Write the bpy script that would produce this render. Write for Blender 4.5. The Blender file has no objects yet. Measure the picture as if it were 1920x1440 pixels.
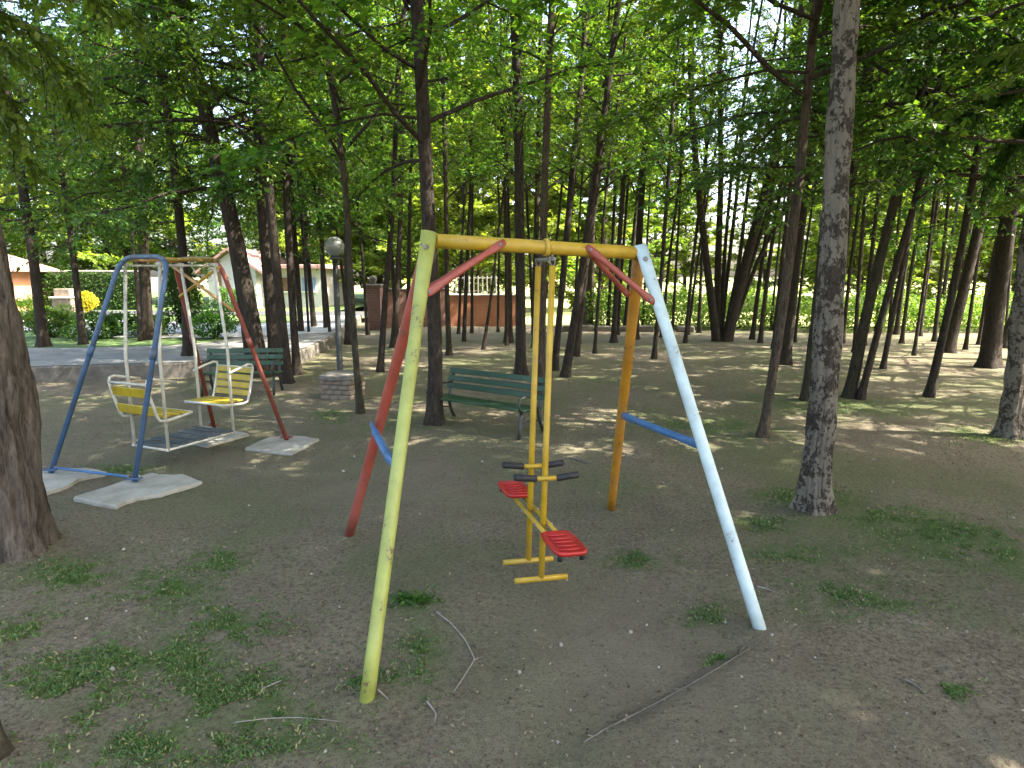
import bpy, math, random
import numpy as np
from mathutils import Vector, Matrix, Quaternion

R = math.radians
random.seed(7)
rng = np.random.default_rng(11)
scene = bpy.context.scene

# ------------------------------------------------------------------ camera, sky, sun, exposure
F_PX, CAM_H, PITCH = 1208.0, 1.7, R(9.54)
cam_d = bpy.data.cameras.new('camera')
cam_d.sensor_width = 36.0
cam_d.lens = F_PX / 1920.0 * 36.0
cam_d.clip_start, cam_d.clip_end = 0.05, 2000.0
cam = bpy.data.objects.new('camera', cam_d)
scene.collection.objects.link(cam)
cam.location = (0, 0, CAM_H)
cam.rotation_euler = (R(90) - PITCH, 0, 0)
scene.camera = cam

SUN_DIR = Vector((0.85, -0.12, 1.0)).normalized()           # towards the sun: high on the right
world = bpy.data.worlds.new('World')
scene.world = world
world.use_nodes = True
wn = world.node_tree.nodes
sky_n = wn.new('ShaderNodeTexSky')
sky_n.sky_type = 'NISHITA'
sky_n.sun_disc = False
sky_n.sun_elevation = math.asin(SUN_DIR.z)
sky_n.sun_rotation = math.atan2(SUN_DIR.x, SUN_DIR.y)
sky_n.air_density, sky_n.dust_density, sky_n.ozone_density = 1.0, 4.5, 0.35
bg = wn['Background']
bg.inputs['Strength'].default_value = 0.15
world.node_tree.links.new(sky_n.outputs[0], bg.inputs['Color'])

sun_d = bpy.data.lights.new('sun', 'SUN')
sun_d.energy, sun_d.angle, sun_d.color = 4.5, R(0.53), (1.0, 0.94, 0.82)
sun = bpy.data.objects.new('sun', sun_d)
scene.collection.objects.link(sun)
sun.rotation_euler = (-SUN_DIR).to_track_quat('-Z', 'Y').to_euler()
sun.location = (10, 20, 30)

vs = scene.view_settings
vs.view_transform, vs.look, vs.gamma, vs.exposure = 'Standard', 'None', 1.0, 2.75
vs.use_curve_mapping = False
scene.cycles.max_bounces = 7
scene.cycles.diffuse_bounces = 4
scene.cycles.transmission_bounces = 4
scene.cycles.glossy_bounces = 2
scene.cycles.caustics_reflective = scene.cycles.caustics_refractive = False
scene.cycles.use_denoising = True

# ------------------------------------------------------------------ pixel -> place
def ray(px, py):
    a, b = (px - 960.0) / F_PX, -(py - 720.0) / F_PX
    c, s = math.cos(PITCH), math.sin(PITCH)
    return Vector((a, c + b * s, -s + b * c))

def G(px, py, z=0.0):                   # pixel on a level surface of height z
    d = ray(px, py)
    t = (z - CAM_H) / d.z
    return Vector((d.x * t, d.y * t, z))

def D(px, py, Y):                       # pixel at a distance Y ahead
    d = ray(px, py)
    t = Y / d.y
    return Vector((d.x * t, Y, CAM_H + d.z * t))

# ------------------------------------------------------------------ mesh helpers
COL = scene.collection

class MB:
    def __init__(self):
        self.v, self.f, self.sm = [], [], []
    def add(self, vs_, fs, smooth=False):
        o = len(self.v)
        self.v += [tuple(p) for p in vs_]
        for q in fs:
            self.f.append(tuple(i + o for i in q))
            self.sm.append(smooth)
        return self
    def box(self, c, s, m=None, bev=0.0):
        hx, hy, hz = s[0] / 2, s[1] / 2, s[2] / 2
        b = min(bev, hx * .8, hy * .8, hz * .8)
        if b <= 0:
            P = [Vector((sx * hx, sy * hy, sz * hz)) for sz in (-1, 1) for sy in (-1, 1) for sx in (-1, 1)]
            Fs = [(0, 2, 3, 1), (4, 5, 7, 6), (0, 1, 5, 4), (2, 6, 7, 3), (0, 4, 6, 2), (1, 3, 7, 5)]
        else:
            rings = []
            for z, i in ((-hz, b), (-hz + b, 0), (hz - b, 0), (hz, b)):
                x, y = hx - i, hy - i
                k = b if i == 0 else 0.0
                if i == 0:
                    rings.append([(-x + b, -y, z), (x - b, -y, z), (x, -y + b, z), (x, y - b, z), (x - b, y, z), (-x + b, y, z), (-x, y - b, z), (-x, -y + b, z)])
                else:
                    rings.append([(-x + b, -y, z), (x - b, -y, z), (x, -y + b, z), (x, y - b, z), (x - b, y, z), (-x + b, y, z), (-x, y - b, z), (-x, -y + b, z)])
            P = [Vector(p) for r in rings for p in r]
            Fs = [tuple(range(7, -1, -1)), tuple(range(24, 32))]
            for k in range(3):
                for i in range(8):
                    j = (i + 1) % 8
                    Fs.append((k * 8 + i, k * 8 + j, k * 8 + 8 + j, k * 8 + 8 + i))
        c = Vector(c)
        if m is None:
            P = [p + c for p in P]
        else:
            P = [m @ p + c for p in P]
        return self.add(P, Fs)
    def bar(self, a, b, w, h, up=(0, 0, 1), bev=0.0):     # straight bar of section w x h from a to b
        a, b = Vector(a), Vector(b)
        d = (b - a)
        L = d.length
        d.normalize()
        u = Vector(up)
        s = d.cross(u)
        if s.length < 1e-4:
            s = d.cross(Vector((1, 0, 0)))
        s.normalize()
        u = s.cross(d).normalized()
        M = Matrix((d, s, u)).transposed()
        return self.box((a + b) / 2, (L, w, h), M, bev)
    def tube(self, pts, rad, n=12, ref=None, cap=True, smooth=True, noise=None):
        pts = [Vector(p) for p in pts]
        k = len(pts)
        if not isinstance(rad, (list, tuple)):
            rad = [rad] * k
        V = []
        prev = None
        for i, p in enumerate(pts):
            t = (pts[min(i + 1, k - 1)] - pts[max(i - 1, 0)]).normalized()
            if prev is None:
                r0 = Vector(ref) if ref is not None else (Vector((1, 0, 0)) if abs(t.x) < .8 else Vector((0, 1, 0)))
            else:
                r0 = prev
            u = (r0 - t * r0.dot(t))
            if u.length < 1e-5:
                u = t.orthogonal()
            u.normalize()
            w = t.cross(u)
            prev = u
            r = rad[i]
            ra, rb = r if isinstance(r, (list, tuple)) else (r, r)
            for j in range(n):
                a = 2 * math.pi * j / n
                m = noise(i, j, a, p) if noise else 1.0
                V.append(p + u * (math.cos(a) * ra * m) + w * (math.sin(a) * rb * m))
        Fs = []
        for i in range(k - 1):
            for j in range(n):
                q = (j + 1) % n
                Fs.append((i * n + j, i * n + q, (i + 1) * n + q, (i + 1) * n + j))
        self.add(V, Fs, smooth)
        if cap:
            o = len(self.v) - len(V)
            self.f.append(tuple(o + j for j in range(n - 1, -1, -1))); self.sm.append(False)
            self.f.append(tuple(o + (k - 1) * n + j for j in range(n))); self.sm.append(False)
        return self
    def lathe(self, prof, c=(0, 0, 0), n=20, smooth=True):
        V, Fs = [], []
        for r, z in prof:
            for j in range(n):
                a = 2 * math.pi * j / n
                V.append((c[0] + math.cos(a) * r, c[1] + math.sin(a) * r, c[2] + z))
        for i in range(len(prof) - 1):
            for j in range(n):
                q = (j + 1) % n
                Fs.append((i * n + j, i * n + q, (i + 1) * n + q, (i + 1) * n + j))
        return self.add(V, Fs, smooth)
    def build(self, name, mat, parent=None, **tags):
        me = bpy.data.meshes.new(name)
        me.from_pydata(self.v, [], self.f)
        me.polygons.foreach_set('use_smooth', self.sm)
        me.materials.append(mat)
        me.update()
        return link(name, me, parent, **tags)

def link(name, data, parent=None, loc=None, **tags):
    o = bpy.data.objects.new(name, data)
    COL.objects.link(o)
    if parent is not None:
        o.parent = parent
    if loc is not None:
        o.location = loc
    for k, v in tags.items():
        if v is not None:
            o[k] = v
    return o

def thing(name, label, category, loc=(0, 0, 0), rz=0.0, group=None):
    o = link(name, None, None, loc, label=label, category=category, group=group)
    o.rotation_euler = (0, 0, rz)
    o.empty_display_size = 0.2
    return o

def np_mesh(name, V, nper, mat, smooth=False):            # equal-sized faces from an array (k, nper, 3)
    V = np.asarray(V, dtype=np.float32)
    k = V.shape[0]
    me = bpy.data.meshes.new(name)
    me.vertices.add(k * nper)
    me.vertices.foreach_set('co', V.reshape(-1))
    me.loops.add(k * nper)
    me.loops.foreach_set('vertex_index', np.arange(k * nper, dtype=np.int32))
    me.polygons.add(k)
    me.polygons.foreach_set('loop_start', np.arange(0, k * nper, nper, dtype=np.int32))
    me.materials.append(mat)
    me.update(calc_edges=True)
    me.validate()
    return me

def vnoise(x, y, seed=0):                                   # smooth value noise on arrays
    x = np.asarray(x, float); y = np.asarray(y, float)
    xi, yi = np.floor(x), np.floor(y)
    xf, yf = x - xi, y - yi
    def h(a, b):
        s = np.sin(a * 127.1 + b * 311.7 + seed * 74.7) * 43758.5453
        return s - np.floor(s)
    u, v = xf * xf * (3 - 2 * xf), yf * yf * (3 - 2 * yf)
    return (h(xi, yi) * (1 - u) + h(xi + 1, yi) * u) * (1 - v) + (h(xi, yi + 1) * (1 - u) + h(xi + 1, yi + 1) * u) * v

# ------------------------------------------------------------------ materials
def new_mat(name):
    m = bpy.data.materials.new(name)
    m.use_nodes = True
    nt = m.node_tree
    return m, nt, nt.nodes, nt.links, nt.nodes['Principled BSDF']

def ramp(N, L, fac, stops, interp='LINEAR'):
    r = N.new('ShaderNodeValToRGB')
    r.color_ramp.interpolation = interp
    e = r.color_ramp.elements
    while len(e) < len(stops):
        e.new(0.5)
    for i, (p, c) in enumerate(stops):
        e[i].position = p
        e[i].color = (c[0], c[1], c[2], 1) if isinstance(c, (list, tuple)) else (c, c, c, 1)
    L.new(fac, r.inputs[0])
    return r.outputs[0]

def noise(N, L, vec, scale, detail=4, rough=.55, dist=0.0):
    n = N.new('ShaderNodeTexNoise')
    n.inputs['Scale'].default_value = scale
    n.inputs['Detail'].default_value = detail
    n.inputs['Roughness'].default_value = rough
    n.inputs['Distortion'].default_value = dist
    if vec is not None:
        L.new(vec, n.inputs['Vector'])
    return n.outputs['Fac']

def mixc(N, L, fac, a, b, mode='MIX'):
    m = N.new('ShaderNodeMix')
    m.data_type = 'RGBA'
    m.blend_type = mode
    for s, v in ((m.inputs[0], fac), (m.inputs[6], a), (m.inputs[7], b)):
        if isinstance(v, (int, float)):
            s.default_value = v
        elif isinstance(v, (list, tuple)):
            s.default_value = (v[0], v[1], v[2], 1)
        else:
            L.new(v, s)
    return m.outputs[2]

def coords(N, L, kind='Object', scale=(1, 1, 1), offset_random=False):
    t = N.new('ShaderNodeTexCoord')
    mp = N.new('ShaderNodeMapping')
    mp.inputs['Scale'].default_value = scale
    L.new(t.outputs[kind], mp.inputs['Vector'])
    if offset_random:
        oi = N.new('ShaderNodeObjectInfo')
        ml = N.new('ShaderNodeMath'); ml.operation = 'MULTIPLY'; ml.inputs[1].default_value = 50
        L.new(oi.outputs['Random'], ml.inputs[0])
        L.new(ml.outputs[0], mp.inputs['Location'])
    return mp.outputs[0]

def bump(N, L, b, h, strength=.5, dist=.02):
    n = N.new('ShaderNodeBump')
    n.inputs['Strength'].default_value = strength
    n.inputs['Distance'].default_value = dist
    L.new(h, n.inputs['Height'])
    L.new(n.outputs[0], b.inputs['Normal'])

def mat_paint(name, col, worn=.5, rough=.42):
    m, nt, N, L, b = new_mat(name)
    v = coords(N, L, 'Object', offset_random=True)
    n1 = noise(N, L, v, 9, 5, .6)
    n2 = noise(N, L, v, 55, 6, .7)
    n3 = noise(N, L, v, 3, 3, .5)
    c = mixc(N, L, ramp(N, L, n1, [(.3, 0), (.75, 1)]), col, tuple(x * .6 for x in col))
    c = mixc(N, L, ramp(N, L, n3, [(.45, 0), (.7, .35)]), c, tuple(min(1, x * .85 + .07) for x in col))
    mm = N.new('ShaderNodeMath'); mm.operation = 'MULTIPLY'
    L.new(n1, mm.inputs[0]); L.new(n2, mm.inputs[1])
    chip = ramp(N, L, mm.outputs[0], [(.305 + .1 * (1 - worn), 0), (.33 + .1 * (1 - worn), 1)])
    c = mixc(N, L, chip, c, (.11, .065, .04))
    L.new(c, b.inputs['Base Color'])
    L.new(ramp(N, L, n2, [(.2, rough - .08), (.8, rough + .22)]), b.inputs['Roughness'])
    bump(N, L, b, n2, .12, .004)
    return m

def mat_bark(name, dark, light, lichen=None, lich_amt=.5, zs=.28, bs=26):
    m, nt, N, L, b = new_mat(name)
    v = coords(N, L, 'Object', (1, 1, zs), True)
    v2 = coords(N, L, 'Object', (1, 1, .8), True)
    n1 = noise(N, L, v, bs, 6, .65, .6)
    n2 = noise(N, L, v, bs * 2.6, 5, .7, .3)
    n3 = noise(N, L, v2, 5.5, 4, .6)
    a = N.new('ShaderNodeMath'); a.operation = 'ADD'
    L.new(n1, a.inputs[0]); L.new(n2, a.inputs[1])
    h = N.new('ShaderNodeMath'); h.operation = 'MULTIPLY'; h.inputs[1].default_value = .5
    L.new(a.outputs[0], h.inputs[0])
    c = mixc(N, L, ramp(N, L, h.outputs[0], [(.40, 0), (.60, 1)]), dark, light)
    c = mixc(N, L, ramp(N, L, n3, [(.35, 0), (.7, .5)]), c, tuple(x * .55 for x in light))
    if lichen:
        n4 = noise(N, L, v2, 34, 5, .7)
        n5 = noise(N, L, v2, 7, 4, .6)
        q = N.new('ShaderNodeMath'); q.operation = 'ADD'
        L.new(n4, q.inputs[0]); L.new(n5, q.inputs[1])
        c = mixc(N, L, ramp(N, L, q.outputs[0], [(.93 + .16 * (1 - lich_amt), 0), (1.22 + .16 * (1 - lich_amt), .85)]), c, lichen)
    L.new(c, b.inputs['Base Color'])
    b.inputs['Roughness'].default_value = .92
    b.inputs['Specular IOR Level'].default_value = .2
    bump(N, L, b, h.outputs[0], 1.0, .05)
    return m

def mat_leaf(name, stops, transl=.45):
    m, nt, N, L, b = new_mat(name)
    g = N.new('ShaderNodeNewGeometry')
    oi = N.new('ShaderNodeObjectInfo')
    c = ramp(N, L, g.outputs['Random Per Island'], stops)
    hs = N.new('ShaderNodeHueSaturation')
    mr = N.new('ShaderNodeMapRange')
    mr.inputs['To Min'].default_value, mr.inputs['To Max'].default_value = .8, 1.2
    L.new(oi.outputs['Random'], mr.inputs[0])
    L.new(mr.outputs[0], hs.inputs['Value'])
    mh = N.new('ShaderNodeMapRange')
    mh.inputs['To Min'].default_value, mh.inputs['To Max'].default_value = .485, .51
    L.new(oi.outputs['Random'], mh.inputs[0])
    L.new(mh.outputs[0], hs.inputs['Hue'])
    L.new(c, hs.inputs['Color'])
    L.new(hs.outputs[0], b.inputs['Base Color'])
    b.inputs['Roughness'].default_value = .5
    b.inputs['Specular IOR Level'].default_value = .35
    tr = N.new('ShaderNodeBsdfTranslucent')
    tc = mixc(N, L, 1.0, hs.outputs[0], (1.55, 1.5, .55), 'MULTIPLY')
    L.new(tc, tr.inputs['Color'])
    mx = N.new('ShaderNodeMixShader')
    mx.inputs[0].default_value = transl
    L.new(b.outputs[0], mx.inputs[1]); L.new(tr.outputs[0], mx.inputs[2])
    L.new(mx.outputs[0], N['Material Output'].inputs['Surface'])
    return m

def mat_simple(name, stops, scale=6, rough=.85, bmp=.3, bd=.01, detail=6, kind='Object', spec=.3):
    m, nt, N, L, b = new_mat(name)
    v = coords(N, L, kind)
    n1 = noise(N, L, v, scale, detail, .62)
    n2 = noise(N, L, v, scale * 9, 4, .7)
    q = N.new('ShaderNodeMath'); q.operation = 'MULTIPLY_ADD'; q.inputs[1].default_value = .35
    L.new(n2, q.inputs[0]); L.new(n1, q.inputs[2])
    s2 = [(min(1, p * .8 + .22), c) for p, c in stops]
    L.new(ramp(N, L, q.outputs[0], s2), b.inputs['Base Color'])
    b.inputs['Roughness'].default_value = rough
    b.inputs['Specular IOR Level'].default_value = spec
    bump(N, L, b, q.outputs[0], bmp, bd)
    return m

def mat_brick(name, c1, c2, mortar, sc=1.0):
    m, nt, N, L, b = new_mat(name)
    t = N.new('ShaderNodeTexCoord')
    sp = N.new('ShaderNodeSeparateXYZ'); cb = N.new('ShaderNodeCombineXYZ')
    L.new(t.outputs['Object'], sp.inputs[0])
    ad = N.new('ShaderNodeMath'); L.new(sp.outputs[0], ad.inputs[0]); L.new(sp.outputs[1], ad.inputs[1])
    L.new(ad.outputs[0], cb.inputs[0]); L.new(sp.outputs[2], cb.inputs[1])
    br = N.new('ShaderNodeTexBrick')
    L.new(cb.outputs[0], br.inputs['Vector'])
    for k, v in (('Color1', c1), ('Color2', c2), ('Mortar', mortar)):
        br.inputs[k].default_value = (*v, 1)
    br.inputs['Scale'].default_value = sc
    br.inputs['Brick Width'].default_value, br.inputs['Row Height'].default_value = .24, .075
    br.inputs['Mortar Size'].default_value = .008
    n = noise(N, L, t.outputs['Object'], 2.5, 5, .6)
    c = mixc(N, L, ramp(N, L, n, [(.35, 0), (.75, .6)]), br.outputs[0], tuple(x * .6 for x in c1))
    L.new(c, b.inputs['Base Color'])
    b.inputs['Roughness'].default_value = .9
    bump(N, L, b, br.outputs['Fac'], .4, -.006)
    return m

def mat_ground(name):
    m, nt, N, L, b = new_mat(name)
    t = N.new('ShaderNodeTexCoord')
    v = t.outputs['Object']
    big = noise(N, L, v, .55, 5, .6, .4)
    mid = noise(N, L, v, 3.2, 6, .65, .3)
    fine = noise(N, L, v, 42, 6, .75)
    vfine = noise(N, L, v, 140, 3, .7)
    dirt = ramp(N, L, mid, [(.25, (.178, .144, .094)), (.5, (.254, .212, .146)), (.75, (.322, .276, .20))])
    dirt = mixc(N, L, ramp(N, L, fine, [(.36, .95), (.58, 0)]), dirt, (.085, .068, .046))
    dirt = mixc(N, L, ramp(N, L, vfine, [(.60, 0), (.70, .8)]), dirt, (.42, .37, .28))
    # thin mossy green growth, patchy
    gr = ramp(N, L, fine, [(.3, (.085, .10, .042)), (.7, (.15, .175, .07))])
    q = N.new('ShaderNodeMath'); q.operation = 'MULTIPLY_ADD'; q.inputs[1].default_value = .45
    L.new(mid, q.inputs[0]); L.new(big, q.inputs[2])
    q2 = N.new('ShaderNodeMath'); q2.operation = 'MULTIPLY_ADD'; q2.inputs[1].default_value = .35
    L.new(fine, q2.inputs[0]); L.new(q.outputs[0], q2.inputs[2])
    gm = ramp(N, L, q2.outputs[0], [(.82, 0), (1.06, .65)])
    at = N.new('ShaderNodeAttribute'); at.attribute_name = 'growth'
    ga = N.new('ShaderNodeMath'); ga.operation = 'MULTIPLY_ADD'; ga.inputs[1].default_value = 1.1
    L.new(at.outputs['Fac'], ga.inputs[0]); L.new(q2.outputs[0], ga.inputs[2])
    gs_ = N.new('ShaderNodeMapRange'); gs_.inputs['From Min'].default_value, gs_.inputs['From Max'].default_value = 1.0, 1.75
    gs_.inputs['To Max'].default_value = .75
    L.new(ga.outputs[0], gs_.inputs[0])
    c = mixc(N, L, gm, dirt, gr)
    c = mixc(N, L, gs_.outputs[0], c, ramp(N, L, fine, [(.3, (.06, .095, .028)), (.7, (.12, .175, .05))]))
    pk = N.new('ShaderNodeAttribute'); pk.attribute_name = 'packed'
    pm = N.new('ShaderNodeMath'); pm.operation = 'MULTIPLY'; pm.inputs[1].default_value = .72
    L.new(pk.outputs['Fac'], pm.inputs[0])
    c = mixc(N, L, pm.outputs[0], c, ramp(N, L, mid, [(.3, (.182, .15, .106)), (.7, (.255, .215, .158))]))
    # dark crumbs of soil and rotted leaf
    vo = N.new('ShaderNodeTexVoronoi'); vo.inputs['Scale'].default_value = 70; L.new(v, vo.inputs['Vector'])
    c = mixc(N, L, ramp(N, L, vo.outputs['Distance'], [(.14, .8), (.30, 0)]), c, (.07, .056, .038))
    L.new(c, b.inputs['Base Color'])
    b.inputs['Roughness'].default_value = .95
    b.inputs['Specular IOR Level'].default_value = .15
    s = N.new('ShaderNodeMath'); s.operation = 'MULTIPLY_ADD'; s.inputs[1].default_value = .4
    L.new(vfine, s.inputs[0]); L.new(fine, s.inputs[2])
    bump(N, L, b, s.outputs[0], 1.0, .03)
    return m

M = {}
M['yellow'] = mat_paint('yellow paint', (.50, .31, .014))
M['orange'] = mat_paint('orange yellow paint', (.43, .19, .01), .6)
M['lime'] = mat_paint('yellow green paint', (.33, .36, .07), .5)
M['red'] = mat_paint('faded red paint', (.34, .068, .042), .55)
M['brightred'] = mat_paint('red seat paint', (.46, .018, .014), .35, .3)
M['white'] = mat_paint('pale aqua white paint', (.55, .66, .64), .25)
M['blue'] = mat_paint('blue paint', (.05, .155, .33), .5)
M['archblue'] = mat_paint('worn dull blue paint', (.055, .115, .215), .75)
M['floor'] = mat_paint('worn grey floor paint', (.06, .075, .085), .8)
M['ochre'] = mat_paint('dull ochre paint', (.30, .20, .035), .6)
M['greyblue'] = mat_paint('worn blue grey paint', (.075, .13, .20), .85)
M['darkred'] = mat_paint('worn brick red paint', (.26, .06, .04), .7)
M['ivory'] = mat_paint('ivory paint', (.58, .56, .47), .45)
M['slat'] = mat_paint('mustard yellow slat paint', (.46, .33, .008), .3)
M['orangebar'] = mat_paint('worn orange bar paint', (.50, .28, .10), .5)
M['green'] = mat_paint('dark green bench paint', (.011, .052, .014), .35)
M['iron'] = mat_paint('dark iron paint', (.03, .034, .03), .4)
M['steel'] = mat_simple('rusty steel', [(.3, (.07, .045, .03)), (.6, (.22, .2, .18))], 30, .5, .3, .002)
M['rubber'] = mat_simple('black rubber', [(.3, (.012, .012, .012)), (.7, (.03, .03, .03))], 40, .55, .3, .002)
M['bark'] = mat_bark('dark furrowed bark', (.018, .014, .011), (.075, .058, .044))  # darker than real bark: shade of the backlit trunks put into the colour
M['bark_b'] = mat_bark('brown bark', (.035, .025, .018), (.13, .098, .07), (.12, .125, .09), .2)
M['bark_moss'] = mat_bark('mossy bark', (.024, .020, .014), (.085, .072, .045), (.075, .085, .04), .5)
M['bark_pale'] = mat_bark('pale lichen bark', (.026, .021, .016), (.105, .085, .064), (.25, .215, .165), .85, .45, 30)
M['bark_left'] = mat_bark('split grey and brown bark', (.034, .026, .02), (.17, .14, .11), (.24, .22, .19), .45, .18, 22)
M['leaf'] = mat_leaf('green leaves', [(0, (.042, .105, .013)), (.5, (.072, .155, .020)), (.85, (.108, .195, .026)), (1, (.155, .235, .035))], .48)
M['leaf_dark'] = mat_leaf('dark green leaves', [(0, (.028, .078, .014)), (.6, (.052, .125, .021)), (1, (.082, .165, .026))], .44)
M['leaf_light'] = mat_leaf('light green leaves', [(0, (.065, .13, .018)), (.5, (.105, .185, .026)), (1, (.165, .245, .045))], .5)
M['leaf_sun'] = mat_leaf('yellow green leaves', [(0, (.12, .18, .025)), (.5, (.18, .25, .04)), (1, (.27, .33, .07))], .5)  # brighter leaf copy: sunlight on the far trees put into the colour
M['leaf_yellow'] = mat_leaf('yellow leaves', [(0, (.25, .22, .02)), (1, (.45, .38, .03))], .4)
M['ground'] = mat_ground('trodden earth')
M['concrete'] = mat_simple('weathered concrete', [(.25, (.20, .19, .155)), (.6, (.32, .305, .255)), (.85, (.39, .375, .32))], 4, .9, .35, .01)
M['path'] = mat_simple('path concrete', [(.25, (.15, .143, .13)), (.6, (.235, .225, .205)), (.85, (.30, .29, .265))], 2.2, .92, .35, .012)
M['kerbside'] = mat_simple('stained kerb', [(.25, (.06, .052, .042)), (.6, (.13, .115, .095)), (.85, (.2, .18, .15))], 5, .95, .4, .015)
M['drive'] = mat_simple('pale driveway', [(.25, (.36, .35, .33)), (.75, (.50, .49, .46))], 1.5, .9, .3, .01)
M['asphalt'] = mat_simple('asphalt', [(.25, (.04, .04, .042)), (.75, (.07, .07, .07))], 8, .9, .4, .01)
M['lawn'] = mat_simple('lawn', [(.25, (.05, .09, .025)), (.5, (.085, .14, .04)), (.8, (.14, .19, .06))], 3, .95, .8, .05)
M['field'] = mat_simple('dry grass field', [(.25, (.14, .17, .05)), (.5, (.24, .26, .09)), (.8, (.36, .34, .15))], .8, .95, .8, .08)
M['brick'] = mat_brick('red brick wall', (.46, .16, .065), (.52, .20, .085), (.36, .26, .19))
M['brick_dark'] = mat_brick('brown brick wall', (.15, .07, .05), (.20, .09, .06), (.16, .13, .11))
M['brick_one'] = mat_simple('old brick', [(.25, (.11, .08, .06)), (.55, (.18, .135, .10)), (.85, (.24, .20, .16))], 9, .95, .5, .008)
M['mortar'] = mat_simple('old mortar', [(.25, (.10, .09, .075)), (.75, (.20, .18, .15))], 14, .95, .4, .006)
M['stucco'] = mat_simple('orange stucco', [(.25, (.50, .22, .12)), (.75, (.62, .30, .17))], 2, .9, .3, .01)
M['cream'] = mat_simple('cream stucco', [(.25, (.62, .58, .48)), (.75, (.76, .73, .64))], 2, .9, .3, .01)
M['whitewall'] = mat_simple('white stucco', [(.25, (.34, .33, .30)), (.75, (.44, .43, .40))], 2, .9, .3, .01)
M['tiles'] = mat_simple('faded roof tiles', [(.25, (.22, .12, .10)), (.75, (.36, .21, .18))], 5, .9, .5, .03)
M['woodbrown'] = mat_simple('brown wood', [(.25, (.08, .045, .025)), (.75, (.17, .10, .06))], 7, .8, .3, .005)
M['paleWood'] = mat_simple('pale dry wood', [(.25, (.17, .15, .12)), (.75, (.30, .27, .23))], 25, .9, .4, .003)
M['twig'] = mat_simple('grey brown twig', [(.25, (.10, .085, .065)), (.75, (.20, .17, .14))], 30, .95, .4, .003)
M['stone'] = mat_simple('pale stone chips', [(.25, (.18, .16, .13)), (.75, (.33, .30, .25))], 30, .9, .4, .004)
M['litter'] = mat_leaf('dry fallen leaves', [(0, (.05, .036, .022)), (.45, (.11, .085, .05)), (.8, (.20, .165, .10)), (.985, (.30, .25, .16)), (1, (.5, .45, .3))], .15)
M['grass'] = mat_leaf('grass blades', [(0, (.05, .095, .026)), (.6, (.08, .145, .038)), (.88, (.12, .185, .06)), (.9, (.24, .21, .11)), (1, (.28, .25, .14))], .3)
M['glass'] = mat_simple('dark window glass', [(.3, (.02, .022, .026)), (.7, (.04, .045, .05))], 3, .08, 0, .001, spec=.6)
M['blueglass'] = mat_simple('blue painted panel', [(.3, (.12, .17, .28)), (.7, (.16, .22, .34))], 3, .5, .05, .002)
mg, nt_, N_, L_, b_ = new_mat('milky lamp globe')
b_.inputs['Base Color'].default_value = (.36, .37, .34, 1)
b_.inputs['Roughness'].default_value = .25
b_.inputs['Transmission Weight'].default_value = .55
M['globe'] = mg

# ------------------------------------------------------------------ ground
# patches of thin grass (pixel, half sizes, blades)
SPOTS = [(135, 1075, 70, 28, 700), (300, 1100, 60, 30, 800), (440, 1165, 70, 30, 900), (120, 1285, 80, 55, 1700), (215, 1235, 45, 22, 600), (430, 1300, 75, 45, 1900), (320, 1230, 90, 30, 900), (405, 1050, 45, 22, 400),
         (785, 1225, 26, 40, 520), (770, 1130, 30, 14, 260), (520, 1335, 40, 18, 500), (1350, 1225, 18, 9, 160), (1200, 1045, 55, 16, 360), (1640, 965, 60, 14, 420), (1770, 1000, 110, 28, 900), (1500, 930, 90, 16, 500), (1430, 985, 60, 12, 300),
         (620, 782, 36, 12, 400), (1850, 820, 80, 22, 700), (1560, 760, 120, 16, 500), (240, 880, 60, 10, 250), (1330, 1150, 40, 14, 160), (1850, 1030, 80, 30, 500), (1500, 1040, 80, 14, 300), (1785, 1290, 30, 12, 120), (700, 1280, 40, 24, 260), (60, 1180, 60, 30, 500), (1300, 800, 120, 14, 400), (360, 1395, 200, 30, 900), (1600, 1120, 180, 40, 500)]
RIDGE = [G(1095, 1385), G(1180, 1335), G(1290, 1280), G(1370, 1235), G(1405, 1215)]

LF, LR, RF, RR = G(689, 1308), G(654, 1006), G(1424, 1178), G(1145, 957)   # feet of the tall swing frame

def ground_z(x, y):
    x = np.asarray(x, float); y = np.asarray(y, float)
    near = np.clip(1.25 - np.hypot(x, y - 4) / 24, 0, 1)
    z = (vnoise(x * .35, y * .35, 1) - .5) * .05 * near
    z = z + (vnoise(x * 1.6, y * 1.6, 2) - .5) * .022 * near
    z = z + (vnoise(x * 6, y * 6, 3) - .5) * .008 * near + (vnoise(x * 19, y * 19, 4) - .5) * .007 * near
    z = z - .035 * np.exp(-(((x - .3) / .75) ** 2 + ((y - 3.2) / 1.1) ** 2))       # hollow under the glider
    # small step along the bare root at the front
    d = (x - RIDGE[0].x) * (RIDGE[-1].y - RIDGE[0].y) - (y - RIDGE[0].y) * (RIDGE[-1].x - RIDGE[0].x)
    L_ = math.hypot(RIDGE[-1].x - RIDGE[0].x, RIDGE[-1].y - RIDGE[0].y)
    d = d / L_
    w = np.exp(-((x - .75) ** 2 + (y - 2.3) ** 2) / .35)
    z = z + .016 * np.tanh(d / .025) * w
    for q in (LF, LR, RF, RR):                     # earth heaped a little round the frame's feet
        z = z + .016 * np.exp(-((x - q.x) ** 2 + (y - q.y) ** 2) / .012) * (1 + .8 * (vnoise(x * 14, y * 14, 8) - .5))
    return z

def gz(x, y):
    return float(ground_z(np.array([x]), np.array([y]))[0])

def axis(fine0, fine1, step, lo, hi):
    a = list(np.arange(fine0, fine1 + 1e-6, step))
    s, x = step, fine1
    while x < hi:
        s *= 1.13; x += s; a.append(x)
    s, x = step, fine0
    while x > lo:
        s *= 1.13; x -= s; a.insert(0, x)
    return np.array(a)

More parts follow.
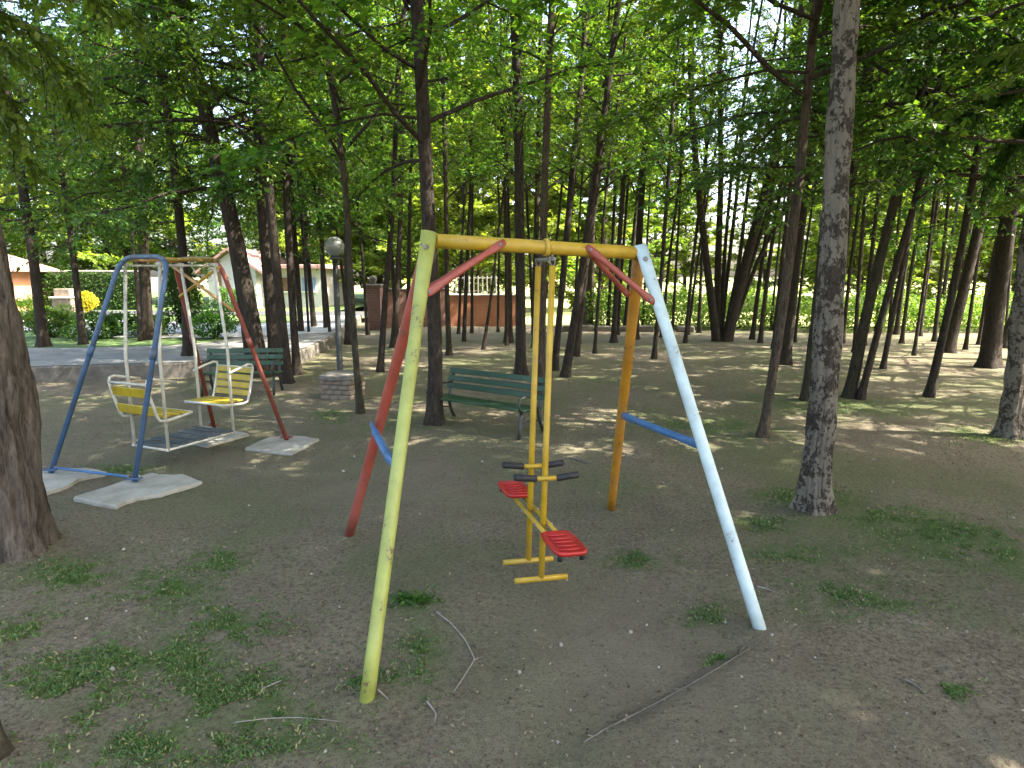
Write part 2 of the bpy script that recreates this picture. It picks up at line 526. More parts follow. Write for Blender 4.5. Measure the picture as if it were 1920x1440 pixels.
gx = axis(-4.6, 5.0, .045, -400, 400)
gy = axis(1.6, 7.5, .045, -60, 700)
X, Y = np.meshgrid(gx, gy)
Z = ground_z(X, Y)
gm_ = bpy.data.meshes.new('ground')
nx, ny = len(gx), len(gy)
gm_.vertices.add(nx * ny)
gm_.vertices.foreach_set('co', np.stack([X, Y, Z], -1).astype(np.float32).reshape(-1))
ii = (np.arange(ny - 1)[:, None] * nx + np.arange(nx - 1)[None, :]).reshape(-1)
quads = np.stack([ii, ii + 1, ii + nx + 1, ii + nx], -1).astype(np.int32)
gm_.loops.add(quads.size); gm_.loops.foreach_set('vertex_index', quads.reshape(-1))
gm_.polygons.add(len(quads)); gm_.polygons.foreach_set('loop_start', np.arange(0, quads.size, 4, dtype=np.int32))
gm_.polygons.foreach_set('use_smooth', [True] * len(quads))
grow = np.zeros_like(X)
for (cx, cy, rx, ry, n_) in SPOTS:
    c_, ex, ey = G(cx, cy), G(cx + rx, cy), G(cx, max(cy - ry, 640))
    sx_, sy_ = max(abs(ex.x - c_.x), .08), max(abs(ey.y - c_.y), .08)
    grow += np.exp(-(((X - c_.x) / (sx_ * 1.25)) ** 2 + ((Y - c_.y) / (sy_ * 1.25)) ** 2))
grow = np.clip(grow * (.1 + 1.3 * vnoise(X * 6, Y * 6, 31) * vnoise(X * 17, Y * 17, 32) * 1.6), 0, 1)
packed = np.exp(-(((X - .45) / .75) ** 2 + ((Y - 2.75) / .8) ** 2)) + .8 * np.exp(-(((X + .9) / .9) ** 2 + ((Y - 5.2) / .8) ** 2)) + .7 * np.exp(-(((X + 3.0) / 1.2) ** 2 + ((Y - 6.0) / 1.0) ** 2)) + .5 * np.exp(-(((X - 1.9) / .8) ** 2 + ((Y - 1.9) / .5) ** 2))
packed = np.clip(packed * (.55 + .8 * vnoise(X * 2.2, Y * 2.2, 41)), 0, 1)
ap_ = gm_.attributes.new('packed', 'FLOAT', 'POINT')
ap_.data.foreach_set('value', packed.astype(np.float32).reshape(-1))
at_ = gm_.attributes.new('growth', 'FLOAT', 'POINT')
at_.data.foreach_set('value', grow.astype(np.float32).reshape(-1))
gm_.materials.append(M['ground'])
gm_.update(calc_edges=True)
link('ground', gm_, kind='structure')

# the sunny field behind the wood
def sheet(name, poly, z, mat, kind='structure', thick=None):
    mb = MB()
    n = len(poly)
    if thick is None:
        mb.add([(p[0], p[1], z) for p in poly], [tuple(range(n))])
    else:
        mb.add([(p[0], p[1], z) for p in poly] + [(p[0], p[1], z - thick) for p in poly],
               [tuple(range(n))] + [(i, i + n, (i + 1) % n + n, (i + 1) % n) for i in range(n)])
    return mb.build(name, mat, kind=kind)

sheet('field', [(1.5, 21.5), (120, 19.0), (400, 300), (-60, 300), (-3.5, 26)], .035, M['field'])

# raised terrace on the left: path along its edge, lawn, driveway, road behind
TZ = .25
edge = [(-40, 9.6), (-14, 9.9), (-7.9, 10.2), (-5.6, 10.75), (-4.45, 11.5), (-4.15, 12.6), (-4.3, 15.0), (-4.9, 19.0), (-5.6, 24.0)]
inner = [(-40, 12.6), (-14, 12.8), (-8.6, 13.0), (-7.2, 13.4), (-6.6, 14.2), (-6.5, 15.2), (-6.55, 16.4), (-6.9, 19.5), (-7.6, 24.0)]
def strip(name, A, B, z, thick, mats, kind='structure'):
    mb = MB()
    n = len(A)
    b_ = .03
    top = [(p[0], p[1], z) for p in A] + [(p[0], p[1], z) for p in B]
    mb.add(top, [(i, i + 1, n + i + 1, n + i) for i in range(n - 1)])
    return mb.build(name, mats, kind=kind)
path_o = strip('path', [(x + (-.05 if x > -4.6 else 0), y + .06) for x, y in edge], inner, TZ + .012, .25, M['path'])
# the kerb that carries the path edge: a real step
kb = MB()
pts = [Vector((x, y, 0)) for x, y in edge]
Vk = []
for i, p in enumerate(pts):
    t = (pts[min(i + 1, len(pts) - 1)] - pts[max(i - 1, 0)]).normalized()
    nrm = Vector((-t.y, t.x, 0))
    jit = (random.random() - .5) * .03
    for off, z in ((-.02 + jit, -.1), (-.01 + jit, TZ - .02), (.01 + jit, TZ + .006), (.22, TZ + .006), (.22, -.1)):
        Vk.append(p + nrm * off + Vector((0, 0, z)))
k5 = 5
kb.add(Vk, [(i * k5 + j, (i + 1) * k5 + j, (i + 1) * k5 + j + 1, i * k5 + j + 1) for i in range(len(pts) - 1) for j in range(4)])
kb.build('kerb', M['kerbside'], kind='structure')
lawn_poly = [(-90, 12.4), (-14, 12.75), (-8.6, 12.95), (-7.2, 13.35), (-6.58, 14.2), (-6.45, 15.2), (-6.5, 16.4), (-6.85, 19.5), (-7.55, 24), (-5.5, 60), (-90, 60)]
sheet('lawn', lawn_poly, TZ + .002, M['lawn'])
sheet('driveway', [(-60, 17.2), (-17.0, 17.4), (-13.2, 17.3), (-9.6, 15.2), (-7.0, 15.0), (-4.75, 16.4), (-5.1, 20.0), (-9.0, 19.6), (-12.0, 21.2), (-16.5, 21.8), (-60, 21.8)], TZ + .02, M['drive'])
sheet('road', [(-30, 25.0), (-5.2, 23.6), (-5.0, 26.2), (-30, 28)], TZ + .02, M['asphalt'])

# ------------------------------------------------------------------ glider swing frame
AL, AR = D(822, 452, 3.30), D(1188, 474, 3.60)
def lerp(a, b, t): return a + (b - a) * t

fr = thing('swing_frame', 'tall four-legged swing frame with yellow beam and legs in four colours', 'swing frame', ((LF + LR + RF + RR) / 4))
fo = fr.location.copy()
def loc(p): return Vector(p) - fo
beam_dir = (AR - AL).normalized()
MB().tube([loc(AL - beam_dir * .01), loc(lerp(AL, AR, .33)), loc(lerp(AL, AR, .66)), loc(AR + beam_dir * .01)], .036, 20).build('beam', M['yellow'], fr)

def frame_leg(base, apex, side, mat, lab):
    d = (apex - base).normalized()
    foot = base - d * .04
    off = beam_dir * (.05 * side)
    top = apex + d * .045 + off
    k = 9
    pts, rad = [], []
    for i in range(k):
        t = i / (k - 1)
        pts.append(loc(lerp(foot, top, t)))
        if t < .82: rad.append((.031, .031))
        else:
            q = (t - .82) / .18
            rad.append((.031 + .009 * min(1, q * 1.6), .031 - .013 * q))
    mb = MB().tube(pts, rad, 18, ref=beam_dir)
    o = mb.build('leg', mat, fr, label=lab)
    # bolt through the flattened head
    bp = loc(lerp(foot, top, .965)) + beam_dir * (.02 * side)
    MB().tube([bp, bp + beam_dir * (.012 * side), bp + beam_dir * (.016 * side)], [.016, .016, .009], 8).build('bolt', M['steel'], o)
    bb = loc(lerp(foot, top, .962)) - Vector((0, .026, 0))
    MB().tube([bb, bb + Vector((0, -.012, 0))], [.014, .011], 8).build('bolt', M['steel'], o)
    return o
legLF = frame_leg(LF, AL + Vector((0, -.03, 0)), -1, M['lime'], 'yellow-green front leg')
legLR = frame_leg(LR, AL + Vector((0, .05, 0)), -1, M['red'], 'faded red rear leg')
legRF = frame_leg(RF, AR + Vector((0, -.03, 0)), 1, M['white'], 'white front leg')
legRR = frame_leg(RR, AR + Vector((0, .05, 0)), 1, M['orange'], 'orange rear leg')

def flat_tube(a, b, r, mat, name, parent, w=1.25, flat=.38):
    a, b = Vector(a), Vector(b)
    d = (b - a).normalized()
    pts = [a - d * .03, a, lerp(a, b, .1), lerp(a, b, .2), lerp(a, b, .8), lerp(a, b, .9), b, b + d * .03]
    side = d.cross(Vector((0, 1, 0))).normalized()
    rad = [(r * w * .7, r * flat), (r * w, r * flat), (r * w, r * flat), (r, r), (r, r), (r * w, r * flat), (r * w, r * flat), (r * w * .7, r * flat)]
    o = MB().tube(pts, rad, 12, ref=side).build(name, mat, parent)
    for e in (a, b):
        MB().tube([e + Vector((0, -r * .3, 0)), e + Vector((0, -r * 1.0, 0))], [r * .5, r * .4], 7).build('bolt', M['steel'], o)
    return o
def on_leg(base, apex, z): return lerp(base, apex, (z - base.z) / (apex.z - base.z))
def on_leg_px(base, apex, py):
    best = min((abs((1 if True else 0) * (proj(lerp(base, apex, t))[1] - py)), t) for t in [i / 400 for i in range(401)])
    return lerp(base, apex, best[1])
def proj(p):
    c, s = math.cos(PITCH), math.sin(PITCH)
    x, y, z = p.x, p.y, p.z - CAM_H
    dep = y * c - z * s
    up = y * s + z * c
    return 960 + F_PX * x / dep, 720 - F_PX * up / dep
flat_tube(loc(on_leg_px(LF, AL, 546)) + Vector((.0, -.035, 0)), loc(lerp(AL, AR, .30)) + Vector((0, -.045, 0)), .0165, M['red'], 'corner_brace', fr)
flat_tube(loc(on_leg_px(LR, AL, 546)) + Vector((.0, .035, 0)), loc(lerp(AL, AR, .29)) + Vector((0, .045, 0)), .0165, M['red'], 'corner_brace', fr)
flat_tube(loc(on_leg_px(RF, AR, 562)) + Vector((.0, -.035, 0)), loc(lerp(AL, AR, .76)) + Vector((0, -.045, 0)), .0165, M['red'], 'corner_brace', fr)
flat_tube(loc(on_leg_px(RR, AR, 548)) + Vector((-.02, .02, 0)), loc(lerp(AL, AR, .75)) + Vector((0, .045, 0)), .015, M['red'], 'corner_brace', fr)

# blue side struts between the two legs of each end
a, b = on_leg_px(LR, AL, 800) + Vector((-.05, -.05, .02)), on_leg_px(LF, AL, 878) + Vector((-.04, .0, 0))
flat_tube(loc(a), loc(b), .021, M['blue'], 'side_strut', fr, 1.3, .4)
a, b = on_leg_px(RR, AR, 778) + Vector((.03, -.03, 0)), on_leg_px(RF, AR, 838) + Vector((.02, .02, 0))
flat_tube(loc(a), loc(b), .021, M['blue'], 'side_strut', fr, 1.3, .4)

# ------------------------------------------------------------------ the glider hanging from the beam
dep_dir = Vector((-beam_dir.y, beam_dir.x, 0)).normalized()       # away from the camera, square to the beam
hang = lerp(AL, AR, .53)
gl = thing('glider_swing', 'yellow two-seat glider with red seats hanging from the yellow beam', 'glider swing', (hang.x, hang.y, 0))
go_ = gl.location.copy()
def lg(p): return Vector(p) - go_
hf, hr = hang - dep_dir * .10, hang + dep_dir * .13
# strap over the beam, hinge plate and shackles
sp_ = []
for i in range(17):
    a = 2 * math.pi * i / 16
    sp_.append(lg(hang) + dep_dir * (math.cos(a) * .0425) + Vector((0, 0, math.sin(a) * .0425)))
MB().tube(sp_, [(.014, .005)] * 17, 8, ref=beam_dir, cap=False).build('beam_strap', M['yellow'], gl)
hz_ = hang.z - .062
MB().bar(lg(Vector((hf.x, hf.y, hz_)) - dep_dir * .03), lg(Vector((hr.x, hr.y, hz_)) + dep_dir * .03), .022, .02, bev=.004).build('hinge_bar', M['steel'], gl)
rods = []
ftf = D(998, 1082, hf.y - .0); 
rod_bot = []
for k, hp in enumerate((hf, hr)):
    top = Vector((hp.x, hp.y, hz_ - .035))
    bot = Vector((hp.x, hp.y, .10)) - beam_dir * .085 - dep_dir * .11
    o = MB().tube([lg(top), lg(lerp(top, bot, .5)), lg(bot)], .0165, 14).build('hanger_rod', M['yellow'], gl)
    ring = []
    for i in range(13):
        a = 2 * math.pi * i / 12
        ring.append(lg(top) + Vector((0, 0, .022)) + beam_dir * (math.cos(a) * .014) + Vector((0, 0, math.sin(a) * .022)))
    MB().tube(ring, .005, 6, cap=False).build('shackle', M['steel'], o)
    # foot bar
    MB().tube([lg(bot) - beam_dir * .148 + Vector((0, 0, -.005)), lg(bot) + beam_dir * .148 + Vector((0, 0, -.005))], .0155, 12).build('foot_bar', M['yellow'], gl)
    # handlebar with two black grips, bent upwards a little
    hz2 = .65
    c = lerp(bot, top, (hz2 - bot.z) / (top.z - bot.z)) - dep_dir * .024
    h = MB().tube([lg(c) - beam_dir * .062 + Vector((0, 0, .002)), lg(c), lg(c) + beam_dir * .062 + Vector((0, 0, .002))], .013, 12).build('handlebar', M['yellow'], gl)
    for s in (-1, 1):
        e0 = lg(c) + beam_dir * (.055 * s)
        e1 = lg(c) + beam_dir * (.178 * s) + Vector((0, 0, .018)) - dep_dir * .01
        MB().tube([e0, lerp(e0, e1, .03), lerp(e0, e1, .97), e1], [.012, .0185, .0185, .013], 12).build('grip', M['rubber'], h)
    rods.append((top, bot))
# seat beam: two parallel yellow tubes, a red seat at each end
sz = .395
mid = (lerp(rods[0][0], rods[0][1], (rods[0][0].z - sz) / (rods[0][0].z - rods[0][1].z)) + lerp(rods[1][0], rods[1][1], (rods[1][0].z - sz) / (rods[1][0].z - rods[1][1].z))) / 2
seat_f, seat_r = mid - dep_dir * .42, mid + dep_dir * .42
for s in (-1, 1):
    MB().tube([lg(mid) - dep_dir * .46 + beam_dir * (.032 * s), lg(mid) + dep_dir * .46 + beam_dir * (.032 * s)], .0125, 12).build('seat_rail', M['yellow'], gl)
for k, hp in enumerate((hf, hr)):
    p = lerp(rods[k][0], rods[k][1], (rods[k][0].z - sz) / (rods[k][0].z - rods[k][1].z))
    MB().tube([lg(p) - beam_dir * .052, lg(p) + beam_dir * .052], .009, 8).build('pivot_bolt', M['steel'], gl)
for sgn, c in ((-1, seat_f), (1, seat_r)):
    mb = MB()
    # pressed seat pan: rounded rectangle with raised rim and dimples
    W_, L_ = .082, .135
    n = 36
    def rr(w, l, z):
        out = []
        for i in range(n):
            a = 2 * math.pi * i / n
            ca, sa = math.cos(a), math.sin(a)
            x = math.copysign(abs(ca) ** .38, ca) * w
            y = math.copysign(abs(sa) ** .38, sa) * l
            out.append(lg(c) + beam_dir * x + dep_dir * y + Vector((0, 0, z)))
        return out
    rings = [rr(W_, L_, .012), rr(W_ + .004, L_ + .004, .028), rr(W_ - .004, L_ - .004, .034), rr(W_ - .014, L_ - .014, .027), rr(W_ * .5, L_ * .6, .024), rr(W_ * .1, L_ * .1, .024)]
    V = [p for r_ in rings for p in r_]
    Fs = [tuple(range(n - 1, -1, -1))]
    for q in range(len(rings) - 1):
        for i in range(n):
            j = (i + 1) % n
            Fs.append((q * n + i, q * n + j, (q + 1) * n + j, (q + 1) * n + i))
    Fs.append(tuple((len(rings) - 1) * n + i for i in range(n)))
    mb.add(V, Fs, True)
    so = mb.build('seat', M['brightred'], gl)
    rb = MB()
    for i in range(5):
        yy = (i - 2) * .044
        rb.tube([lg(c) - beam_dir * .05 + dep_dir * yy + Vector((0, 0, .027)), lg(c) + beam_dir * .05 + dep_dir * yy + Vector((0, 0, .027))], (.006, .004)[0], 8)
    rb.build('seat_ribs', M['brightred'], so)
    for s in (-1, 1):
        e = lg(c) + dep_dir * (sgn * .10) + beam_dir * (.055 * s) + Vector((0, 0, .0))
        MB().tube([e + Vector((0, 0, -.022)), e + Vector((0, 0, .013))], .012, 8).build('rubber_stop', M['rubber'], so)

# ------------------------------------------------------------------ gondola swing with two facing seats
BF, BR_ = G(253, 910), G(96, 893)            # near (blue) arch feet
DF, DR = G(538, 830), G(402, 806)            # far (red) arch feet
ctr = (BF + BR_ + DF + DR) / 4
ax = ((DF + DR) / 2 - (BF + BR_) / 2).normalized()        # from the blue arch to the red arch
cr = Vector((ax.y, -ax.x, 0))                             # to the right
gf = thing('gondola_stand', 'low swing frame of one blue arch and one red arch', 'swing frame', ctr)
def lc(p): return Vector(p) - ctr
TOPZ = 1.86
def arch(fa, fb, mid_in, mat, lab, topmat=None, side_in=0.0):
    c0 = (fa + fb) / 2
    tc = c0 + ax * mid_in + cr * side_in
    hw = .30
    ta = Vector((tc.x, tc.y, TOPZ)) + cr * hw
    tb = Vector((tc.x, tc.y, TOPZ)) - cr * hw
    # rounded corners
    def corner(leg0, t0, t1):
        d0 = (t0 - leg0).normalized(); d1 = (t1 - t0).normalized()
        a0, a1 = t0 - d0 * .16, t0 + d1 * .16
        out = []
        for i in range(7):
            t = i / 6
            out.append(a0 * (1 - t) ** 2 + t0 * 2 * t * (1 - t) + a1 * t * t)
        return out
    ca, cb = corner(fa, ta, tb), corner(fb, tb, ta)
    def tube_part(pts, name, m, lab_=None):
        return MB().tube([lc(p) for p in pts], .0215, 14).build(name, m, gf, label=lab_)
    la = tube_part([fa - (ta - fa).normalized() * .0] + ca[:4], 'leg', mat, lab)
    lb = tube_part([fb] + cb[:4], 'leg', mat, lab)
    tube_part(ca[3:] + cb[3:][::-1], 'top_bar', topmat or mat)
    for o, f, t in ((la, fa, ta), (lb, fb, tb)):
        d = (t - f).normalized()
        # foot bracket with two bolts, sleeve joint halfway up
        MB().bar(lc(f) + Vector((-.06, 0, .03)), lc(f) + Vector((.06, 0, .03)), .05, .012, bev=.003).build('foot_plate', mat, o)
        for s in (-1, 1):
            q = lc(f) + Vector((.045 * s, 0, .03))
            MB().tube([q, q + Vector((0, 0, .03))], .011, 7).build('bolt', M['steel'], o)
        q = lc(lerp(f, t, .56))
        MB().tube([q - d * .05, q + d * .05], .0265, 12).build('sleeve', mat, o)
    return ta, tb
BFt, BRt = arch(BF + Vector((0, 0, .03)), BR_ + Vector((0, 0, .03)), .56, M['archblue'], 'blue arch leg', M['greyblue'], .14)
DFt, DRt = arch(DF + Vector((0, 0, .03)), DR + Vector((0, 0, .03)), -.50, M['darkred'], 'red arch leg', M['ochre'])
MB().tube([lc(BF) + Vector((-.05, 0, .075)), lc(BR_) + Vector((.05, 0, .075))], .012, 10).build('base_bar', M['blue'], gf)
# top rails joining the arches, and the crossed braces of the red arch
for s, mt_ in ((1, M['ochre']), (-1, M['orangebar'])):
    p0 = (BFt + BRt) / 2 + cr * (.24 * s) - Vector((0, 0, .02)); p1 = (DFt + DRt) / 2 + cr * (.24 * s) - Vector((0, 0, .02))
    MB().tube([lc(p0) - ax * .02, lc(p1) + ax * .02], .017, 10).build('top_rail', mt_, gf)
la0, lb0 = DR + Vector((0, 0, .03)), DF + Vector((0, 0, .03))
x0, x1 = lerp(la0, DRt, .80) - ax * .03, lerp(lb0, DFt, .955) - ax * .03
y0, y1 = lerp(la0, DRt, .97) - ax * .045, lerp(lb0, DFt, .73) - ax * .045
MB().tube([lc(x0), lc(x1)], .0145, 10).build('cross_brace', M['yellow'], gf)
MB().tube([lc(y0), lc(y1)], .0145, 10).build('cross_brace', M['orangebar'], gf)

gs = thing('gondola_swing', 'ivory tube gondola with two facing yellow-slatted seats in the arched frame', 'gondola swing', Vector((ctr.x, ctr.y, 0)) + ax * .03 + cr * .06)
def l2(u, v, z): return ax * u + cr * v + Vector((0, 0, z))     # u along the swing, v across
HWv, HU = .225, .36
for u in (-HU, HU):
    for v in (-HWv, HWv):
        r_ = MB().tube([l2(u * .55 if False else u, v, .16), l2(u, v, 1.0), l2(u * .78, v, 1.80)], .0145, 12).build('hanger_rod', M['ivory'], gs)
        MB().tube([l2(u * .78, v - .03, 1.80), l2(u * .78, v + .03, 1.80)], .02, 10).build('bushing', M['ivory'], r_)
for v in (-HWv, HWv):
    MB().tube([l2(-HU * .8, v, 1.79), l2(HU * .8, v, 1.79)], .010, 10).build('hanger_rail', M['ivory'], gs)
    MB().tube([l2(-HU - .02, v, .17), l2(HU + .02, v, .17)], .012, 10).build('floor_rail', M['ivory'], gs)
for i in range(5):
    u = -HU + .06 + i * (2 * HU - .12) / 4
    MB().bar(l2(u, -HWv - .01, .188), l2(u, HWv + .01, .188), .115, .014, bev=.004).build('floor_board', M['floor'], gs)
for u in (-HU, HU):
    MB().tube([l2(u, -HWv, .165), l2(u, HWv, .165)], .011, 10).build('floor_cross_bar', M['ivory'], gs)
def seat(sgn):
    # sgn -1: near seat, its back towards the camera; +1: far seat facing the camera
    sh = .13 if sgn < 0 else -.02
    for v in (-.245, .245):
        P0 = [l2(.235 * sgn + sh, v, .47), l2(.32 * sgn + sh, v, .455), l2(.50 * sgn + sh, v, .44), l2(.56 * sgn + sh, v, .45), l2(.585 * sgn + sh, v, .50),
              l2(.63 * sgn + sh, v, .66), l2(.655 * sgn + sh, v, .78), l2(.645 * sgn + sh, v, .815), l2(.60 * sgn + sh, v, .825), l2(.50 * sgn + sh, v, .80), l2(.36 * sgn + sh, v, .765)]
        MB().tube(P0, .0125, 10).build('seat_frame', M['ivory'], gs)
    MB().tube([l2(.24 * sgn + sh, -.25, .47), l2(.24 * sgn + sh, .25, .47)], .011, 10).build('seat_cross_bar', M['ivory'], gs)
    MB().tube([l2(.36 * sgn + sh, -.245, .452), l2(.36 * sgn + sh, .245, .452)], .011, 10).build('seat_cross_bar', M['ivory'], gs)
    for i in range(3):
        u = (.29 + i * .095) * sgn + sh
        MB().bar(l2(u, -.238, .475), l2(u, .238, .475), .075, .014, bev=.004).build('seat_slat', M['slat'], gs)
    zs_ = (.53, .605, .68, .755) if sgn > 0 else (.54, .70)
    for i, z in enumerate(zs_):
        u = (.595 + (z - .53) * .24) * sgn + sh
        hgt = .058 if sgn > 0 else .085
        MB().bar(l2(u, -.238, z), l2(u, .238, z), .014, hgt, up=Vector((0, 0, 1)) + ax * (.24 * sgn), bev=.004).build('back_slat', M['slat'], gs)
    MB().tube([l2(.658 * sgn + sh, -.245, .78), l2(.658 * sgn + sh, .245, .78)], .010, 10).build('back_rail', M['ivory'], gs)
seat(-1); seat(1)

# concrete pads under the four feet
def pad(px_pts, lab, z=.03):
    c = Vector((0, 0, 0))
    P = [G(*p) for p in px_pts]
    for p in P: c += p / len(P)
    o = thing_mesh = None
    mb = MB()
    Q = []
    for i in range(len(P)):                         # rough broken edge
        a, b = P[i], P[(i + 1) % len(P)]
        for k in range(4):
            q = lerp(a, b, k / 4) - c
            j = .012
            Q.append(q + Vector((random.uniform(-j, j), random.uniform(-j, j), 0)))
    n = len(Q)
    V = [(q.x, q.y, -.05) for q in Q] + [(q.x, q.y, z - .012) for q in Q] + [(q.x * .97, q.y * .97, z + random.uniform(-.004, .004)) for q in Q] + [(0, 0, z)]
    Fs = [(k * n + i, k * n + (i + 1) % n, (k + 1) * n + (i + 1) % n, (k + 1) * n + i) for k in range(2) for i in range(n)] + [(2 * n + i, 2 * n + (i + 1) % n, 3 * n) for i in range(n)]
    mb.add(V, Fs)
    o = mb.build('concrete_pad', M['concrete'], label=lab, category='concrete pad', group='concrete pads under the gondola frame')
    o.location = c
pad([(140, 938), (215, 955), (262, 938), (305, 932), (380, 908), (345, 896), (285, 893), (228, 908)], 'large concrete pad under the front foot of the blue arch')
pad([(50, 930), (82, 933), (130, 915), (152, 902), (205, 890), (150, 882), (80, 886), (40, 905)], 'concrete pad under the rear foot of the blue arch')
pad([(458, 845), (545, 856), (600, 828), (545, 820), (505, 824)], 'concrete pad under the front foot of the red arch')
pad([(362, 836), (390, 841), (468, 818), (425, 810), (385, 816)], 'narrow concrete pad under the rear foot of the red arch')

# ------------------------------------------------------------------ benches
def bench(lab, mid_, face, length, group='green park benches'):
    t = thing('park_bench', lab, 'bench', mid_, face, group)
    # local: x along the bench, -y is the front
    hl = length / 2
    for s in (-1, 1):
        x = s * (hl - .05)
        e = MB()
        e.tube([(x, -.40, 0), (x, -.37, .16), (x, -.36, .30), (x, -.33, .40)], (.015, .02)[1], 8)
        e.tube([(x, .10, 0), (x, .03, .16), (x, -.01, .34), (x, .02, .46), (x, .07, .64), (x, .11, .82)], .02, 8)
        e.tube([(x, -.34, .40), (x, -.2, .385), (x, 0, .375)], .018, 8)
        e.tube([(x, -.36, .385), (x, -.40, .50), (x, -.37, .585), (x, -.28, .605), (x, -.12, .60), (x, .05, .60)], .014, 8)
        e.tube([(x, -.36, .18), (x, -.18, .25), (x, .02, .19)], .012, 8)
        e.build('end_frame', M['iron'], t)
    for i in range(4):
        y = -.34 + i * .098
        MB().bar((-hl, y, .418 - .008 * i), (hl, y, .418 - .008 * i), .075, .028, bev=.006).build('seat_slat', M['green'], t)
    for i, z in enumerate((.55, .665, .78)):
        y = .055 + (z - .55) * .24 - .024
        MB().bar((-hl, y, z), (hl, y, z), .026, .088, up=(0, .24, 1), bev=.006).build('back_slat', M['green'], t)
    return t
b1a, b1b = G(857, 783), G(974, 808)
dv = (b1b - b1a); ang = math.atan2(dv.y, dv.x)
bench('green slatted park bench behind the hanging glider', Vector(((b1a.x + b1b.x) / 2 + .06, (b1a.y + b1b.y) / 2 - .08, 0)), ang + R(6), 1.40).scale = (1, .95, .74)
b2 = G(462, 735)
bench('green park bench behind the gondola swing, beside the thick leaning trunks', Vector((b2.x, b2.y, 0)), R(4), 1.10).scale = (1, .88, .78)

# ------------------------------------------------------------------ lamp post
lb_ = G(638, 702)
lp = thing('lamp_post', 'short dark lamp post with a round milky globe', 'lamp post', lb_)
MB().lathe([(0, .0), (.075, .0), (.075, .05), (.052, .09), (.05, 1.2), (.046, 1.98), (.0, 1.98)], n=16).build('post', M['iron'], lp)
MB().lathe([(.0, 1.96), (.085, 1.965), (.095, 2.0), (.07, 2.03), (.0, 2.035)], n=18).build('collar', M['iron'], lp)
MB().lathe([(.165 * math.sin(math.pi * i / 14), 2.185 - .165 * math.cos(math.pi * i / 14)) for i in range(15)], n=24).build('globe', M['globe'], lp)

# ------------------------------------------------------------------ low brick plinth beside the lamp
pb = G(637, 750)
pl = thing('brick_plinth', 'low square plinth of old bricks with a slab on top', 'plinth', (pb.x, pb.y + .2, 0), R(-14))
MB().box((0, 0, .13), (.40, .40, .26)).build('core', M['mortar'], pl)
bm_brick = None
bw, bh, gap = .135, .058, .012
for row in range(4):
    z = .035 + row * (bh + gap)
    for side in range(4):
        rot = Matrix.Rotation(side * math.pi / 2, 3, 'Z')
        for k in range(3):
            off = (k - 1) * (bw + gap) + (.03 if row % 2 else -.03)
            if bm_brick is None:
                ob = MB().box((0, 0, 0), (bw, .07, bh), bev=.008).build('brick', M['brick_one'], pl)
                bm_brick = ob.data
            else:
                ob = link('brick', bm_brick, pl)
            ob.location = rot @ Vector((off * .93, -.182 - random.uniform(0, .012), z))
            ob.rotation_euler = (random.uniform(-.04, .04), random.uniform(-.05, .05), side * math.pi / 2 + random.uniform(-.06, .06))
cap = MB()
n = 18
V = []
for z, s in ((.275, .96), (.285, 1.0), (.335, 1.0), (.345, .95)):
    for i in range(n):
        a = 2 * math.pi * i / n
        rr_ = .265 * (1 + .05 * math.sin(a * 3 + 1) + .03 * math.sin(a * 7)) / max(abs(math.cos(a)), abs(math.sin(a))) ** .7
        V.append((math.cos(a) * rr_ * s, math.sin(a) * rr_ * s, z))
cap.add(V, [tuple(range(n - 1, -1, -1)), tuple(3 * n + i for i in range(n))] + [(k * n + i, k * n + (i + 1) % n, (k + 1) * n + (i + 1) % n, (k + 1) * n + i) for k in range(3) for i in range(n)])
cap.build('slab', M['mortar'], pl)

# ------------------------------------------------------------------ trees
def unit(v):
    return v / np.maximum(np.linalg.norm(v, axis=-1, keepdims=True), 1e-9)

def leaves_on(P, Dv, size, droop, r):
    """one small folded leaf (4 corners) at each point P along direction Dv"""
    k = len(P)
    Dv = unit(Dv + r.normal(0, .35, (k, 3)) + np.array([0, 0, -droop]))
    side = unit(np.cross(Dv, unit(r.normal(0, 1, (k, 3)) * np.array([.55, .55, .3]) + np.array([0, 0, 1.0]))))
    nr = np.cross(side, Dv)
    L = (size * r.uniform(.45, 1.3, k))[:, None]
    W = L * r.uniform(.24, .36, k)[:, None]
    a = P
    b = P + Dv * L * .45 + side * W + nr * W * .25
    c = P + Dv * L - nr * L * .10
    d = P + Dv * L * .45 - side * W + nr * W * .25
    return np.stack([a, b, c, d], 1)

